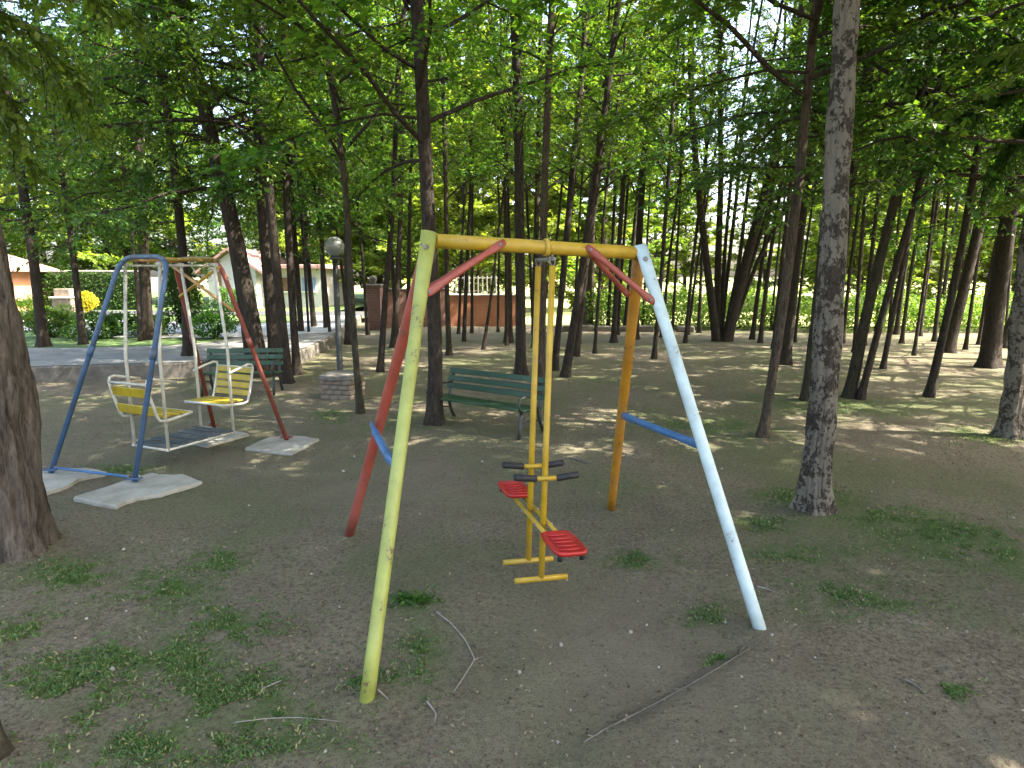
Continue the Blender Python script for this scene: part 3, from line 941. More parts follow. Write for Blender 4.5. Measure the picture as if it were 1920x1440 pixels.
def make_crown(seed, H=9.0, n_limb=46, reach=1.9, rise=.7, start=0.0, twigs=17, per=12, size=.075, droop=.25, spread_low=1.0, taper=.7, thin=.6):
    """branches (tubes) and leaves of a crown whose axis runs from 0 to H"""
    r = np.random.default_rng(seed)
    br = MB()
    LV = []
    for i in range(n_limb):
        t = (i + r.uniform(-.4, .4)) / n_limb
        t = min(max(t, 0), 1)
        z0 = start + (H - start) * t
        az = i * 2.39996 + r.uniform(-.5, .5)
        ln = reach * (1 - taper * t) * r.uniform(.55, 1.2) * (spread_low if t < .3 else 1)
        el = rise * r.uniform(.5, 1.4) + .35 * t
        d = np.array([math.cos(az) * math.cos(el), math.sin(az) * math.cos(el), math.sin(el)])
        p = np.array([0, 0, z0])
        pts = [p]
        nseg = 5
        for s in range(nseg):
            d = unit(d + r.normal(0, .13, 3) + np.array([0, 0, -.10 * droop * (s + 1)]))
            p = p + d * ln / nseg
            pts.append(p)
        r0 = .006 + .0075 * ln
        br.tube([tuple(q) for q in pts], [r0 * (1 - .82 * s / nseg) for s in range(nseg + 1)], 5, cap=False)
        pts = np.array(pts)
        for k in range(int(twigs * (1 - thin * t))):
            u = r.uniform(.22, 1.0) ** .8 * nseg
            s0 = min(int(u), nseg - 1)
            q = pts[s0] + (pts[s0 + 1] - pts[s0]) * (u - s0)
            dd = unit(pts[s0 + 1] - pts[s0])
            td = unit(dd * .6 + r.normal(0, .62, 3) * np.array([1, 1, .55]) + np.array([0, 0, -.12 * droop]))
            tl = r.uniform(.22, .62) * (.6 + .4 * ln / reach)
            m = per
            f = np.linspace(.12, 1, m)[:, None]
            bend = np.array([0, 0, -droop * .35])
            Pp = q + td * tl * f + bend * (f ** 2) * tl
            tang = unit(td + bend * 2 * f)
            sd = unit(np.cross(td, np.array([0, 0, 1.0])) + 1e-6)
            alt = np.where(np.arange(m) % 2 == 0, 1.0, -1.0)[:, None]
            LV.append(leaves_on(Pp, tang * .55 + sd * alt * .8, size, droop * .5, r))
            if k % 2 == 0:
                br.tube([tuple(q), tuple(q + td * tl * .6), tuple(Pp[-1])], [.0045, .0032, .0018], 3, cap=False)
    return br, np.concatenate(LV)

CROWNS = {}
def crown(key, mat, barkmat, **kw):
    br, lv = make_crown(**kw)
    me = bpy.data.meshes.new('branches')
    me.from_pydata(br.v, [], br.f)
    me.materials.append(barkmat); me.update()
    CROWNS[key] = (me, np_mesh('crown', lv, 4, mat), kw.get('H', 9.0))

crown('a1', M['leaf'], M['bark'], seed=1, n_limb=64, reach=2.1, rise=.55, twigs=26, per=16, size=.072)
crown('a2', M['leaf'], M['bark'], seed=2, n_limb=60, reach=2.3, rise=.45, twigs=27, per=16, size=.074)
crown('a3', M['leaf_light'], M['bark'], seed=3, n_limb=52, reach=2.0, rise=.6, twigs=20, per=15, size=.074)
crown('b1', M['leaf_dark'], M['bark'], seed=4, n_limb=60, reach=2.7, rise=.12, twigs=34, per=18, size=.066, droop=.55, spread_low=1.1)
crown('b2', M['leaf'], M['bark'], seed=5, n_limb=58, reach=2.6, rise=.16, twigs=34, per=18, size=.066, droop=.5, spread_low=1.1)
crown('b3', M['leaf_dark'], M['bark'], seed=6, n_limb=54, reach=2.2, rise=.3, twigs=26, per=16, size=.07, droop=.4)
crown('c1', M['leaf'], M['bark'], seed=7, n_limb=40, reach=1.6, rise=.75, twigs=15, per=13, size=.075)
crown('c2', M['leaf_light'], M['bark'], seed=8, n_limb=36, reach=1.6, rise=.75, twigs=14, per=13, size=.078)
crown('c3', M['leaf'], M['bark'], seed=13, n_limb=44, reach=1.9, rise=.5, twigs=17, per=14, size=.075)
crown('shade', M['leaf'], M['bark'], seed=12, n_limb=62, reach=2.7, rise=.3, twigs=30, per=18, size=.07, thin=0)
crown('f1', M['leaf_sun'], M['bark'], seed=9, H=11, n_limb=90, reach=4.4, rise=.4, twigs=30, per=14, size=.21, taper=.65, thin=.3)
crown('f2', M['leaf_light'], M['bark'], seed=10, H=13, n_limb=90, reach=4.2, rise=.45, twigs=30, per=14, size=.21, taper=.65, thin=.3)

def sn(x, y, seed):                                          # scalar value noise
    xi, yi = math.floor(x), math.floor(y)
    u, v = x - xi, y - yi
    u, v = u * u * (3 - 2 * u), v * v * (3 - 2 * v)
    def h(a, b):
        t = math.sin(a * 127.1 + b * 311.7 + seed * 74.7) * 43758.5453
        return t - math.floor(t)
    return (h(xi, yi) * (1 - u) + h(xi + 1, yi) * u) * (1 - v) + (h(xi, yi + 1) * (1 - u) + h(xi + 1, yi + 1) * u) * v

def trunk_mesh(pts, r0, r1, H, mat, seed, sides=12, flare=1.5, knob=.08, hi=False):
    """tapered trunk through pts (local), carried on to height H"""
    pts = [Vector(p) for p in pts]
    rr_ = random.Random(seed)
    d = (pts[-1] - pts[-2]).normalized()
    p = pts[-1].copy()
    while p.z < H:
        d = (d * .88 + Vector((rr_.uniform(-.06, .06), rr_.uniform(-.06, .06), .13))).normalized()
        p = p + d * .8
        pts.append(p.copy())
    # resample with a light wobble
    dens = []
    for i in range(len(pts) - 1):
        L = (pts[i + 1] - pts[i]).length
        k = max(2, int(L / (.055 if hi else .28)))
        for j in range(k):
            dens.append(pts[i].lerp(pts[i + 1], j / k))
    dens.append(pts[-1])
    # smooth kinks
    for _ in range(40 if hi else 3):
        dens = [dens[0]] + [dens[i] * .5 + (dens[i - 1] + dens[i + 1]) * .25 for i in range(1, len(dens) - 1)] + [dens[-1]]
    low = [dens[0] + Vector((0, 0, -.12)), dens[0], dens[0] + (dens[1] - dens[0]) * .3, dens[0] + (dens[1] - dens[0]) * .6]
    dens = low + dens[1:]
    ph = [rr_.uniform(0, 6.28) for _ in range(6)]
    rad = []
    for q in dens:
        t = max(0, min(1, q.z / H))
        f = 1 + (flare - 1) * math.exp(-max(q.z, 0) / .16)
        rad.append((r0 + (r1 - r0) * t ** .9) * f)
    def nz(i, j, a, q):
        z = q.z
        fl = math.exp(-max(z, 0) / .22)
        return 1 + knob * (math.sin(2 * a + ph[0] + z * .9) * .6 + math.sin(3 * a + ph[1] - z * 1.7) * .5 + math.sin(5 * a + ph[2] + z * 3.1) * .3) + fl * .16 * math.sin(4 * a + ph[3]) + .03 * math.sin(z * 9 + ph[4] + a * 2)
    def nz_hi(i, j, a, q):
        z = q.z
        u = a * 4.2 + .5 * math.sin(z * 3.1 + ph[5]) + ph[0]
        n1 = sn(u, z * 3.0, seed); n2 = sn(u * 2.3, z * 7.5, seed + 5); n3 = sn(a * 1.3 + ph[1], z * 1.4, seed + 9)
        rdg = abs(2 * n1 - 1)
        return nz(i, j, a, q) - .20 * (1 - rdg) ** 3 + .08 * (n2 - .5) + .10 * (n3 - .5)
    mb = MB().tube(dens, rad, sides, ref=(0, 1, 0), noise=nz_hi if hi else nz, cap=True)
    return mb, dens

TREE_N = [0]
def tree(label, base, ups, w, key, start=2.7, H=11.5, bark='bark', z0=0.0, sc=1.0, sides=10, flare=1.45, name='tree', group='slender trees of the wood', extra=None, crown_on=True, dy=0.0, taper=.35):
    TREE_N[0] += 1
    sd = TREE_N[0]
    B = G(base[0], base[1], z0)
    dep = B.y * math.cos(PITCH) + (CAM_H - z0) * math.sin(PITCH)
    r0 = w * .68 / 2 / F_PX * dep
    pts = [Vector((0, 0, 0))]
    prevz = 0
    for i, (ux, uy) in enumerate(ups):
        q = D(ux, uy, B.y + dy * (i + 1)) - B
        if q.z > prevz + .1:
            pts.append(q); prevz = q.z
    if len(pts) == 1:
        pts.append(Vector((0, 0, 2.0)))
    if B.y > 10.5 and B.x > -3.5:
        start = max(start, 2.8 + (B.y - 10.5) * .12)
        key = {'a1': 'c3', 'a2': 'c1', 'b2': 'c3', 'b3': 'c1', 'b1': 'c3'}.get(key, key)
    zz = gz(B.x, B.y) if z0 == 0 else z0
    t = thing(name, label, 'tree', (B.x, B.y, zz), 0, group)
    mb, dens = trunk_mesh(pts, r0, r0 * taper, H, M[bark], sd, sides, flare, hi=sides > 40)
    mb.build('trunk', M[bark], t)
    if crown_on:
        bme, lme, ch = CROWNS[key]
        i0 = min(range(len(dens)), key=lambda i: abs(dens[i].z - start))
        p0, p1 = dens[i0], dens[-1]
        ax_ = (p1 - p0)
        k = (ax_.length + .5) / ch
        q = ax_.to_track_quat('Z', 'Y')
        spin = Quaternion((0, 0, 1), random.Random(sd * 3 + 1).uniform(0, 6.28))
        for nm, me in (('branches', bme), ('crown', lme)):
            o = link(nm, me, t)
            o.rotation_mode = 'QUATERNION'
            o.rotation_quaternion = q @ spin
            o.location = p0
            o.scale = (sc, sc, k)
    return t, dens

# (label, base px, upward px points, width px, crown, options)
W = 'slender trees of the wood'
tree('thick near trunk with pale lichen patches, right of the white leg', (1524, 955), [(1545, 720), (1560, 500), (1574, 250), (1586, 80)], 72, 'shade', start=4.1, bark='bark_pale', sides=80, sc=1.4, taper=.62, flare=1.5)
tree('broad split-barked trunk cut by the left edge of the photo', (22, 1030), [(8, 850), (-8, 700), (-40, 540), (-88, 300)], 162, 'shade', start=3.7, bark='bark_left', sides=88, sc=1.5, taper=.5, flare=1.3)
tree('lichen-marked trunk cut by the right edge of the photo', (1893, 818), [(1912, 650), (1940, 400), (1975, 150)], 56, 'b2', start=3.0, bark='bark_pale', sides=48, sc=1.2)
tree('slim pale trunk standing just left of the thick lichen trunk', (1430, 818), [(1462, 620), (1485, 450), (1505, 280), (1522, 90)], 27, 'a2', bark='bark_b', start=3.3, sc=1.35)
tree('dark trunk behind and left of the thick lichen trunk', (1472, 684), [(1493, 500), (1512, 350), (1536, 150)], 27, 'b3')
tree('mossy trunk whose foot shows close behind the thick lichen trunk', (1513, 752), [(1530, 600), (1545, 450), (1560, 300)], 30, 'c1', bark='bark_moss')
tree('mossy leaning trunk just right of the thick lichen trunk', (1592, 745), [(1640, 520), (1680, 370), (1712, 240)], 30, 'b1', bark='bark_moss', start=2.9, sc=1.3)
tree('dark leaning trunk crossing the foot of the mossy leaning one', (1613, 748), [(1662, 560), (1705, 420), (1748, 250)], 20, 'a1')
tree('thin brown trunk behind the two leaning trunks', (1655, 692), [(1680, 560), (1712, 400), (1735, 250)], 14, 'c1')
tree('straight dark sapling standing alone in the gap at right', (1713, 668), [(1738, 500), (1756, 330)], 9, 'b3', start=2.3)
tree('slim trunk standing forward in the right clearing', (1742, 742), [(1775, 600), (1802, 470), (1838, 250)], 22, 'b1', start=3.0, sc=1.3)
tree('thick dark trunk leaning right behind the slim forward one', (1777, 662), [(1808, 540), (1835, 430), (1865, 300)], 30, 'a2')
tree('thin upright trunk left of the thick dark leaning trunk', (1752, 640), [(1764, 520), (1778, 380)], 11, 'c2')
tree('thin pole trunk right of the thick dark leaning trunk', (1810, 656), [(1826, 540), (1845, 400)], 10, 'c1')
tree('thickest dark trunk near the right edge of the photo', (1853, 688), [(1872, 540), (1892, 400), (1918, 220)], 46, 'b2', start=3.0, sides=14)
tree('dark trunk slanting steeply out of the frame at right', (1880, 652), [(1908, 590), (1945, 500), (2000, 340)], 34, 'a2')
tree('thin trunk half hidden behind the thick lichen trunk', (1618, 648), [(1632, 500), (1648, 350)], 13, 'a3')
tree('slim trunk between the thick lichen trunk and the clearing', (1602, 662), [(1612, 500), (1628, 300)], 12, 'c1')
tree('thin trunk just right of the fanned clump of stems', (1410, 637), [(1422, 540), (1438, 430)], 12, 'a3')
tree('thin straight trunk left of the white leg', (1226, 672), [(1240, 520), (1252, 350), (1262, 180)], 13, 'c1')
tree('very thin trunk beside the top of the white leg', (1260, 640), [(1266, 520), (1275, 380)], 8, 'a3')
tree('dark trunk standing behind the orange leg', (1190, 636), [(1198, 450), (1208, 280), (1218, 100)], 22, 'a1')
tree('thin short trunk between the glider and the orange leg', (1115, 662), [(1122, 560), (1132, 400)], 9, 'c2', start=3.2)
tree('stout brown trunk at the wood edge right of the glider rods', (1103, 618), [(1106, 500), (1110, 350)], 27, 'a2', bark='bark_b')
tree('trunk leaning right across the gap beside the glider rods', (1060, 706), [(1082, 570), (1106, 400), (1128, 250), (1150, 90)], 23, 'a1', start=3.1)
tree('slim trunk rising close right of the glider rods', (1040, 694), [(1052, 560), (1066, 400), (1080, 250)], 20, 'b3', start=3.0)
tree('straight light-brown trunk rising above the middle of the yellow beam', (1014, 742), [(1016, 560), (1021, 350), (1031, 80)], 25, 'c1', bark='bark_b', start=4.3)
tree('dark trunk directly left of the glider rods', (977, 702), [(976, 560), (974, 400), (972, 200)], 32, 'b3', start=2.9)
tree('thin leaning sapling in front of the orange brick wall', (906, 656), [(918, 580), (930, 480)], 9, 'b1', start=2.0, H=7.5, sc=.75)
tree('thin dark sapling with its foot at the orange brick wall', (934, 622), [(934, 560), (936, 470)], 8, 'b1', start=2.0, H=8, sc=.8)
tree('thick dark trunk behind the yellow-green leg', (815, 796), [(818, 640), (806, 470), (798, 300), (788, 80)], 42, 'a2', start=3.0, sides=16, sc=1.3)
tree('slim trunk rising behind the left corner of the frame', (842, 668), [(838, 540), (836, 380), (833, 200)], 15, 'c1')
tree('thin trunk in front of the brown brick wall', (766, 642), [(766, 540), (768, 400)], 12, 'a1')
tree('slim dark trunk with a bend, left of the red leg', (713, 697), [(722, 560), (735, 420), (742, 250)], 18, 'b1', start=3.0)
tree('crooked slim trunk standing beside the brick plinth', (676, 776), [(664, 640), (655, 480), (648, 330), (622, 170)], 19, 'a1', bark='bark_moss', start=3.0)
tree('slim trunk at the path edge, right one of a pair left of the lamp', (612, 632), [(606, 520), (600, 380), (598, 230)], 14, 'b2')
tree('slim trunk at the path edge, left one of a pair left of the lamp', (590, 630), [(580, 520), (570, 390), (560, 250)], 16, 'a1')
tree('thick trunk leaning left above the green bench', (492, 705), [(462, 540), (430, 400), (402, 280), (374, 160)], 46, 'b1', start=3.1, sides=16)
tree('thick trunk leaning left, middle one of three behind the bench', (520, 702), [(502, 500), (490, 360), (480, 120)], 36, 'b2', start=3.1, sides=14)
tree('straight dark trunk right of the bench, right one of three', (540, 718), [(522, 540), (508, 400), (498, 250)], 28, 'a1', start=3.1, sides=14)
tree('trunk seen through the gondola frame behind the blue arch', (352, 668), [(346, 500), (334, 380), (318, 240)], 26, 'b2', z0=TZ, start=2.7)
tree('very thin sapling seen through the near arch', (263, 640), [(254, 500), (240, 370)], 10, 'a1', z0=TZ)
tree('slim dark trunk left of the blue arch', (156, 646), [(140, 500), (118, 330)], 19, 'b1', z0=TZ, start=2.6)
tree('thicker dark trunk beyond the path, near the orange hut', (82, 650), [(62, 480), (42, 350), (26, 250)], 28, 'b2', z0=TZ, start=2.6)

tree('slim leaning trunk hugging the left side of the three thick trunks', (470, 690), [(450, 540), (424, 400), (392, 250)], 24, 'b1', start=3.2)
tree('slim trunk close on the right of the three thick trunks', (557, 702), [(546, 540), (538, 380), (531, 200)], 22, 'b2', start=3.2)
tree('upright dark trunk just behind the lamp post', (654, 646), [(652, 500), (649, 350), (645, 200)], 20, 'a1', start=3.0)
tree('slim trunk by the path, seen between the three trunks and the pair', (566, 640), [(556, 500), (545, 350), (538, 200)], 17, 'b1', start=3.0)
tree('dark trunk set further back, left of the glider rods', (954, 642), [(953, 500), (948, 300)], 22, 'b3', start=3.0)
tree('slim dark trunk seen between the two glider rods and the beam strap', (1003, 652), [(1004, 500), (1008, 330)], 18, 'a1')
tree('slim trunk leaning right behind the one beside the glider rods', (1080, 668), [(1096, 520), (1120, 350), (1140, 200)], 19, 'a1')
tree('slim trunk between the right corner brace and the stout brown trunk', (1150, 642), [(1158, 500), (1172, 300)], 16, 'a3')
tree('dark trunk rising right behind the upper part of the lichen trunk', (1560, 690), [(1578, 500), (1604, 280), (1630, 100)], 27, 'b3', start=3.0)
tree('slim dark trunk between the pale slim trunk and the stem clump', (1452, 655), [(1466, 500), (1484, 330)], 15, 'a1')
tree('slim dark trunk beside the left tip of the brown brick wall', (738, 652), [(746, 520), (752, 380), (756, 220)], 16, 'b3', start=3.0)

# clump of stems fanning out from one stool
cb_ = G(1356, 640)
ct = thing('multi_stemmed_tree', 'clump of dark stems fanning out from one foot beyond the white leg', 'tree', cb_)
stems = [((1336, 638), [(1326, 500), (1312, 380), (1300, 250)], 20), ((1346, 640), [(1346, 500), (1352, 330), (1350, 180)], 18), ((1358, 642), [(1366, 500), (1382, 360), (1392, 230)], 11),
         ((1366, 642), [(1396, 500), (1424, 400), (1452, 290)], 24), ((1368, 642), [(1410, 490), (1450, 360), (1470, 200)], 12), ((1372, 642), [(1424, 480), (1468, 400), (1510, 320)], 12),
         ((1362, 642), [(1388, 480), (1402, 350), (1440, 150)], 11), ((1352, 640), [(1358, 480), (1374, 300), (1408, 120)], 10)]
for k, (b_px, ups, w) in enumerate(stems):
    B = G(*b_px)
    B = Vector((B.x, cb_.y + (k % 3 - 1) * .08, 0))
    pts = [B - cb_] + [D(u[0], u[1], cb_.y + (k % 3 - 1) * .35 * (i + 1)) - cb_ for i, u in enumerate(ups)]
    pts[0].z = 0
    mb, dens = trunk_mesh(pts, w * .8 / 2 / F_PX * cb_.y, w / 8 / F_PX * cb_.y, 10.5, M['bark'], 500 + k, 9, 1.25)
    mb.build('stem', M['bark'], ct)
    if k in (1, 3):
        bme, lme, ch = CROWNS['c1' if k != 3 else 'c2']
        i0 = min(range(len(dens)), key=lambda i: abs(dens[i].z - 3.6))
        axv = dens[-1] - dens[i0]
        for nm, me in (('branches', bme), ('crown', lme)):
            o = link(nm, me, ct)
            o.rotation_mode = 'QUATERNION'
            o.rotation_quaternion = axv.to_track_quat('Z', 'Y') @ Quaternion((0, 0, 1), k * 1.3)
            o.location = dens[i0]
            o.scale = (.85, .85, axv.length / ch)

# dark bird's nest blob in the clump
nb = D(1408, 170, cb_.y)
nv = MB()
rn = random.Random(5)
for i in range(60):
    a, e, r_ = rn.uniform(0, 6.28), rn.uniform(-1.2, 1.2), rn.uniform(.06, .12)
    c = Vector((math.cos(a) * math.cos(e), math.sin(a) * math.cos(e), math.sin(e) * .7)) * r_
    d = Vector((rn.uniform(-1, 1), rn.uniform(-1, 1), rn.uniform(-.5, .5))).normalized() * .1
    nv.tube([c - d, c + Vector((0, 0, .01)), c + d], .006, 4, cap=False)
no = nv.build('bird_nest', M['twig'], label='small dark nest of twigs high in the fanned clump of stems', category='nest')
no.location = nb

# trees of the sunny far side of the field, and behind the gardens on the left
def far_tree(x, y, H, key, lab, grp, start=1.6, r0=.16, sc=1.0, z0=0.0):
    TREE_N[0] += 1
    t = thing('tree', lab, 'tree', (x, y, z0), 0, grp)
    mb, dens = trunk_mesh([(0, 0, 0), (random.uniform(-.2, .2), random.uniform(-.2, .2), 3)], r0, r0 * .3, H, M['bark'], TREE_N[0], 8, 1.3)
    mb.build('trunk', M['bark'], t)
    bme, lme, ch = CROWNS[key]
    for nm, me in (('branches', bme), ('crown', lme)):
        o = link(nm, me, t, (0, 0, start))
        o.rotation_euler = (0, 0, TREE_N[0] * 1.7)
        o.scale = (sc, sc, (H - start + .4) / ch)
fg = 'sunlit trees beyond the field'
rt = random.Random(21)
for i in range(34):
    x = -10 + (i % 17) * 3.7 + rt.uniform(-1.2, 1.2) + (1.8 if i >= 17 else 0)
    y = rt.uniform(31, 36) if i < 17 else rt.uniform(44, 52)
    if i < 17 and 8.5 < x < 12.5: continue
    far_tree(x, y, rt.uniform(9, 12.5) if i < 17 else (rt.uniform(7.5, 9) if 11.5 < x < 19 else rt.uniform(13, 19)), ('f1', 'f2', 'f1')[i % 3], 'sunlit light-green tree beyond the field behind the wood', fg, start=.7, sc=rt.uniform(.95, 1.25))
gg = 'trees behind the garden wall and houses'
for i in range(14):
    x = -36 + i * 2.6 + rt.uniform(-.8, .8)
    far_tree(x, rt.uniform(34, 44), rt.uniform(10, 16), ('f2', 'f1')[i % 2], 'tall green tree behind the garden wall and low houses', gg, start=1.2, sc=rt.uniform(1.0, 1.25), z0=TZ)
# slim trees along the wood edge, further back between the named trunks
eg = 'slim dark trunks in the far rows'
far_objs = []
for i, px in enumerate((1158, 1172, 1290, 1452, 1548, 1570, 1642, 1690, 1725, 1792, 1835, 870, 1030, 1085, 690, 655, 580, 620, 745, 860, 885, 950, 1000, 1050, 1075, 1140, 1205, 1240, 1285, 1310, 1425, 1445, 1490, 1580, 1665, 1680, 1760, 1885, 1910)):
    py = rt.uniform(618, 650)
    lean = (px - 960) / 900 * 30 + rt.uniform(-16, 16)
    far_objs.append((px, tree('slim dark trunk in the far rows along the sunny wood edge', (px, py), [(px + lean * .6, 500), (px + lean * 1.6, 330)], rt.uniform(7, 13), ('c1', 'c2', 'c3', 'c2')[i % 4], start=rt.uniform(2.6, 3.6), group=eg, sides=8)[0]))
zones = [(0, 640, 'seen left of the lamp post'), (640, 725, 'seen between the lamp post and the gate pier'), (725, 800, 'in front of the brown brick wall'), (800, 900, 'seen under the left end of the yellow beam'), (900, 985, 'seen left of the glider rods under the beam'),
         (985, 1060, 'seen close to the glider rods'), (1060, 1120, 'seen under the right brace of the beam'), (1120, 1190, 'seen just left of the orange leg'), (1190, 1265, 'seen behind the top of the white leg'), (1265, 1330, 'seen left of the fanned stem clump'),
         (1330, 1470, 'seen right of the fanned stem clump'), (1470, 1585, 'seen beside the lichen trunk'), (1585, 1700, 'seen behind the leaning mossy trunk'), (1700, 1800, 'seen across the gap at right'), (1800, 2000, 'seen near the right edge')]
for a_, b__, ph_ in zones:
    grp_ = sorted([q for q in far_objs if a_ <= q[0] < b__], key=lambda q: q[0])
    words = {1: [''], 2: ['left of two', 'right of two'], 3: ['leftmost of three', 'middle of three', 'rightmost of three'], 4: ['leftmost of four', 'second from left of four', 'third from left of four', 'rightmost of four'],
             5: ['leftmost of five', 'second from left of five', 'middle of five', 'fourth from left of five', 'rightmost of five']}.get(len(grp_))
    for k_, (px_, ob_) in enumerate(grp_):
        ob_['label'] = ('slim far trunk ' + ph_ + (', ' + words[k_] if words and words[k_] else ''))
# unseen trees of the wood, added beside the frame to shade the ground
for i, (x, y) in enumerate(((8.6, 8.1), (8.9, 10.6), (10.4, 13.0), (6.6, 2.6), (12.8, 16.0), (-9.6, 6.6), (-8.4, 14.8), (4.3, 2.6), (6.0, 1.2), (3.6, -.4), (8.6, 1.8), (6.4, -1.6), (11.8, 9.0), (11.2, 4.4), (8.2, 4.0), (5.4, 3.3))):
    TREE_N[0] += 1
    t = thing('tree', 'unseen leafy tree of the wood, added beside the frame for its shade', 'tree', (x, y, 0 if x > 0 or y < 9 else TZ), 0, 'added shade trees beside the frame')
    mb, dens = trunk_mesh([(0, 0, 0), (.1, .1, 3)], .14, .05, 11.5, M['bark'], TREE_N[0], 10, 1.4)
    mb.build('trunk', M['bark'], t)
    bme, lme, ch = CROWNS[('b2', 'a2', 'b1')[i % 3] if y > 8 or x < 0 else 'shade']
    for nm, me in (('branches', bme), ('crown', lme)):
        o = link(nm, me, t, (0, 0, 2.6 if y > 3 else 4.4)); o.rotation_euler = (0, 0, i * 2.1); o.scale = (1.2, 1.2, 1) if y > 3 else (1.5, 1.5, .8)

sb_ = G(-26, 1412)
stp = thing('tree_stump', 'dark mossy stump cut by the bottom left corner of the photo', 'stump', sb_)
mb = MB().tube([(0, 0, -.06), (0, 0, 0), (.0, 0, .05), (-.012, .005, .12), (-.02, .01, .19), (-.022, .01, .215)], [.085, .075, .062, .055, .053, .044], 18, noise=lambda i, j, a, p: 1 + .1 * math.sin(3 * a + i) + .06 * math.sin(7 * a))
mb.build('wood', M['bark_moss'], stp)

# ------------------------------------------------------------------ low bough of the broad left tree, hanging into the frame
def spray(name, parent_thing, base_pt, tip_pts, mat, seed, twigs=70, per=14, size=.065):
    r = np.random.default_rng(seed)
    o3 = parent_thing.location
    limb = MB(); LV = []
    for tip in tip_pts:
        a, b = Vector(base_pt), Vector(tip)
        pts = [a.lerp(b, t) + Vector((0, 0, .25 * math.sin(t * math.pi))) for t in np.linspace(0, 1, 9)]
        limb.tube([p - o3 for p in pts], [.02 * (1 - .85 * i / 8) for i in range(9)], 6, cap=False)
        P = np.array([tuple(p - o3) for p in pts])
        for k in range(twigs):
            u = r.uniform(.25, 1) * 8
            s0 = min(int(u), 7)
            q = P[s0] + (P[s0 + 1] - P[s0]) * (u - s0)
            dd = unit(P[s0 + 1] - P[s0])
            td = unit(dd * .8 + r.normal(0, .5, 3) * np.array([1, 1, .4]) + np.array([0, 0, -.25]))
            tl = r.uniform(.15, .42)
            f = np.linspace(.1, 1, per)[:, None]
            bend = np.array([0, 0, -.25])
            Pp = q + td * tl * f + bend * f ** 2 * tl
            sd = unit(np.cross(td, np.array([0, 0, 1.0])) + 1e-6)
            alt = np.where(np.arange(per) % 2 == 0, 1.0, -1.0)[:, None]
            LV.append(leaves_on(Pp, (td + bend * 2 * f) * .6 + sd * alt * .8, size, .3, r))
            limb.tube([tuple(q), tuple(q + td * tl * .5), tuple(Pp[-1])], [.004, .003, .0015], 3, cap=False)
    limb.build('bough', M['bark'], parent_thing)
    link('crown', np_mesh('crown', np.concatenate(LV), 4, mat), parent_thing)
left_tree = [o for o in bpy.data.objects if o.get('label', '').startswith('broad split-barked')][0]
bp = left_tree.location + Vector((-.35, 0, 3.2))
spray('bough', left_tree, bp, [D(150, 150, 5.2), D(70, 330, 5.6), D(260, 40, 6.0), D(190, 250, 6.6), D(20, 200, 4.8)], M['leaf_light'], 31, 60)
right_tree = [o for o in bpy.data.objects if o.get('label', '').startswith('lichen-marked trunk cut')][0]
bp = right_tree.location + Vector((.2, 0, 3.4))
spray('bough', right_tree, bp, [D(1700, 120, 6.4), D(1640, 260, 7.2), D(1790, 230, 6.8), D(1740, 40, 6.0), D(1860, 330, 7.4)], M['leaf_dark'], 32, 90)

# ------------------------------------------------------------------ brambles along the wood edge (uncountable)
r = np.random.default_rng(77)
def leaf_mass(name, boxes, n, size, mat, kind='stuff', label=None, parent=None, off=Vector((0, 0, 0)), stems=True, **tags):
    P = []
    for (x0, x1, y0, y1, h, wt) in boxes:
        m = int(n * wt)
        x = r.uniform(x0, x1, m); y = r.uniform(y0, y1, m)
        top = h * (.45 + .75 * vnoise(x * 1.1, y * 1.1, 9))
        z = top * r.uniform(0, 1, m) ** .75
        P.append(np.stack([x, y, z], 1))
    P = np.concatenate(P) - np.array(tuple(off))
    LV = leaves_on(P, r.normal(0, 1, P.shape) + np.array([0, 0, .4]), size, 0, r)
    return link(name, np_mesh(name, LV, 4, mat), parent, kind=kind, label=label, **tags)
leaf_mass('undergrowth', [(2.3, 9, 20.2, 22.4, 1.25, .35), (9, 18, 19.2, 21.6, 1.3, .4), (18, 34, 18, 22, 1.4, .25)], 42000, .11, M['leaf_light'], label='sunlit bramble undergrowth along the far edge of the wood', category='undergrowth')
# low stone edging between the wood and the field
ed = thing('stone_edging', 'low dark stone edging along the far edge of the wood', 'edging', (6, 19.9, 0))
for i in range(7):
    x = -4.4 + i * .62
    MB().box((x, .0 + .03 * math.sin(i * 2.3) - .035 * i * .62, .09), (.56 + .05 * math.sin(i), .2, .19 + .03 * math.sin(i * 1.7)), bev=.03).build('stone', M['kerbside'], ed)

# ------------------------------------------------------------------ brick walls, gate pier, railing
wx0, wx1 = G(838, 612).x, G(968, 612).x
wy = 22.0
wo = thing('brick_wall', 'orange-red brick wall with a sandy foot in the sun', 'wall', ((wx0 + wx1) / 2, wy, 0))
MB().box((0, 0, .52), (wx1 - wx0, .24, 1.04)).build('wall_face', M['brick'], wo)
MB().box((0, 0, 1.065), (wx1 - wx0 + .04, .30, .05), bev=.01).build('coping', M['cream'], wo)
wa0, wa1 = D(702, 600, 21).x, D(838, 600, 22).x
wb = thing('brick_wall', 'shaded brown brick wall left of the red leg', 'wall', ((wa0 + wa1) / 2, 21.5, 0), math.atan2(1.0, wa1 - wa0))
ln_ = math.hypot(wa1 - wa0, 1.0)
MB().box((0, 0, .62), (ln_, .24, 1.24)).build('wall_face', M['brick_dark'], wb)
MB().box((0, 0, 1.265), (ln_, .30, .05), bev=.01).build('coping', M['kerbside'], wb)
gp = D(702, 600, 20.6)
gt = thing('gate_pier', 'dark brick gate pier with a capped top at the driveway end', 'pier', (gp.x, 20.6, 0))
MB().box((0, 0, .68), (.52, .52, 1.36), bev=.01).build('shaft', M['brick_dark'], gt)
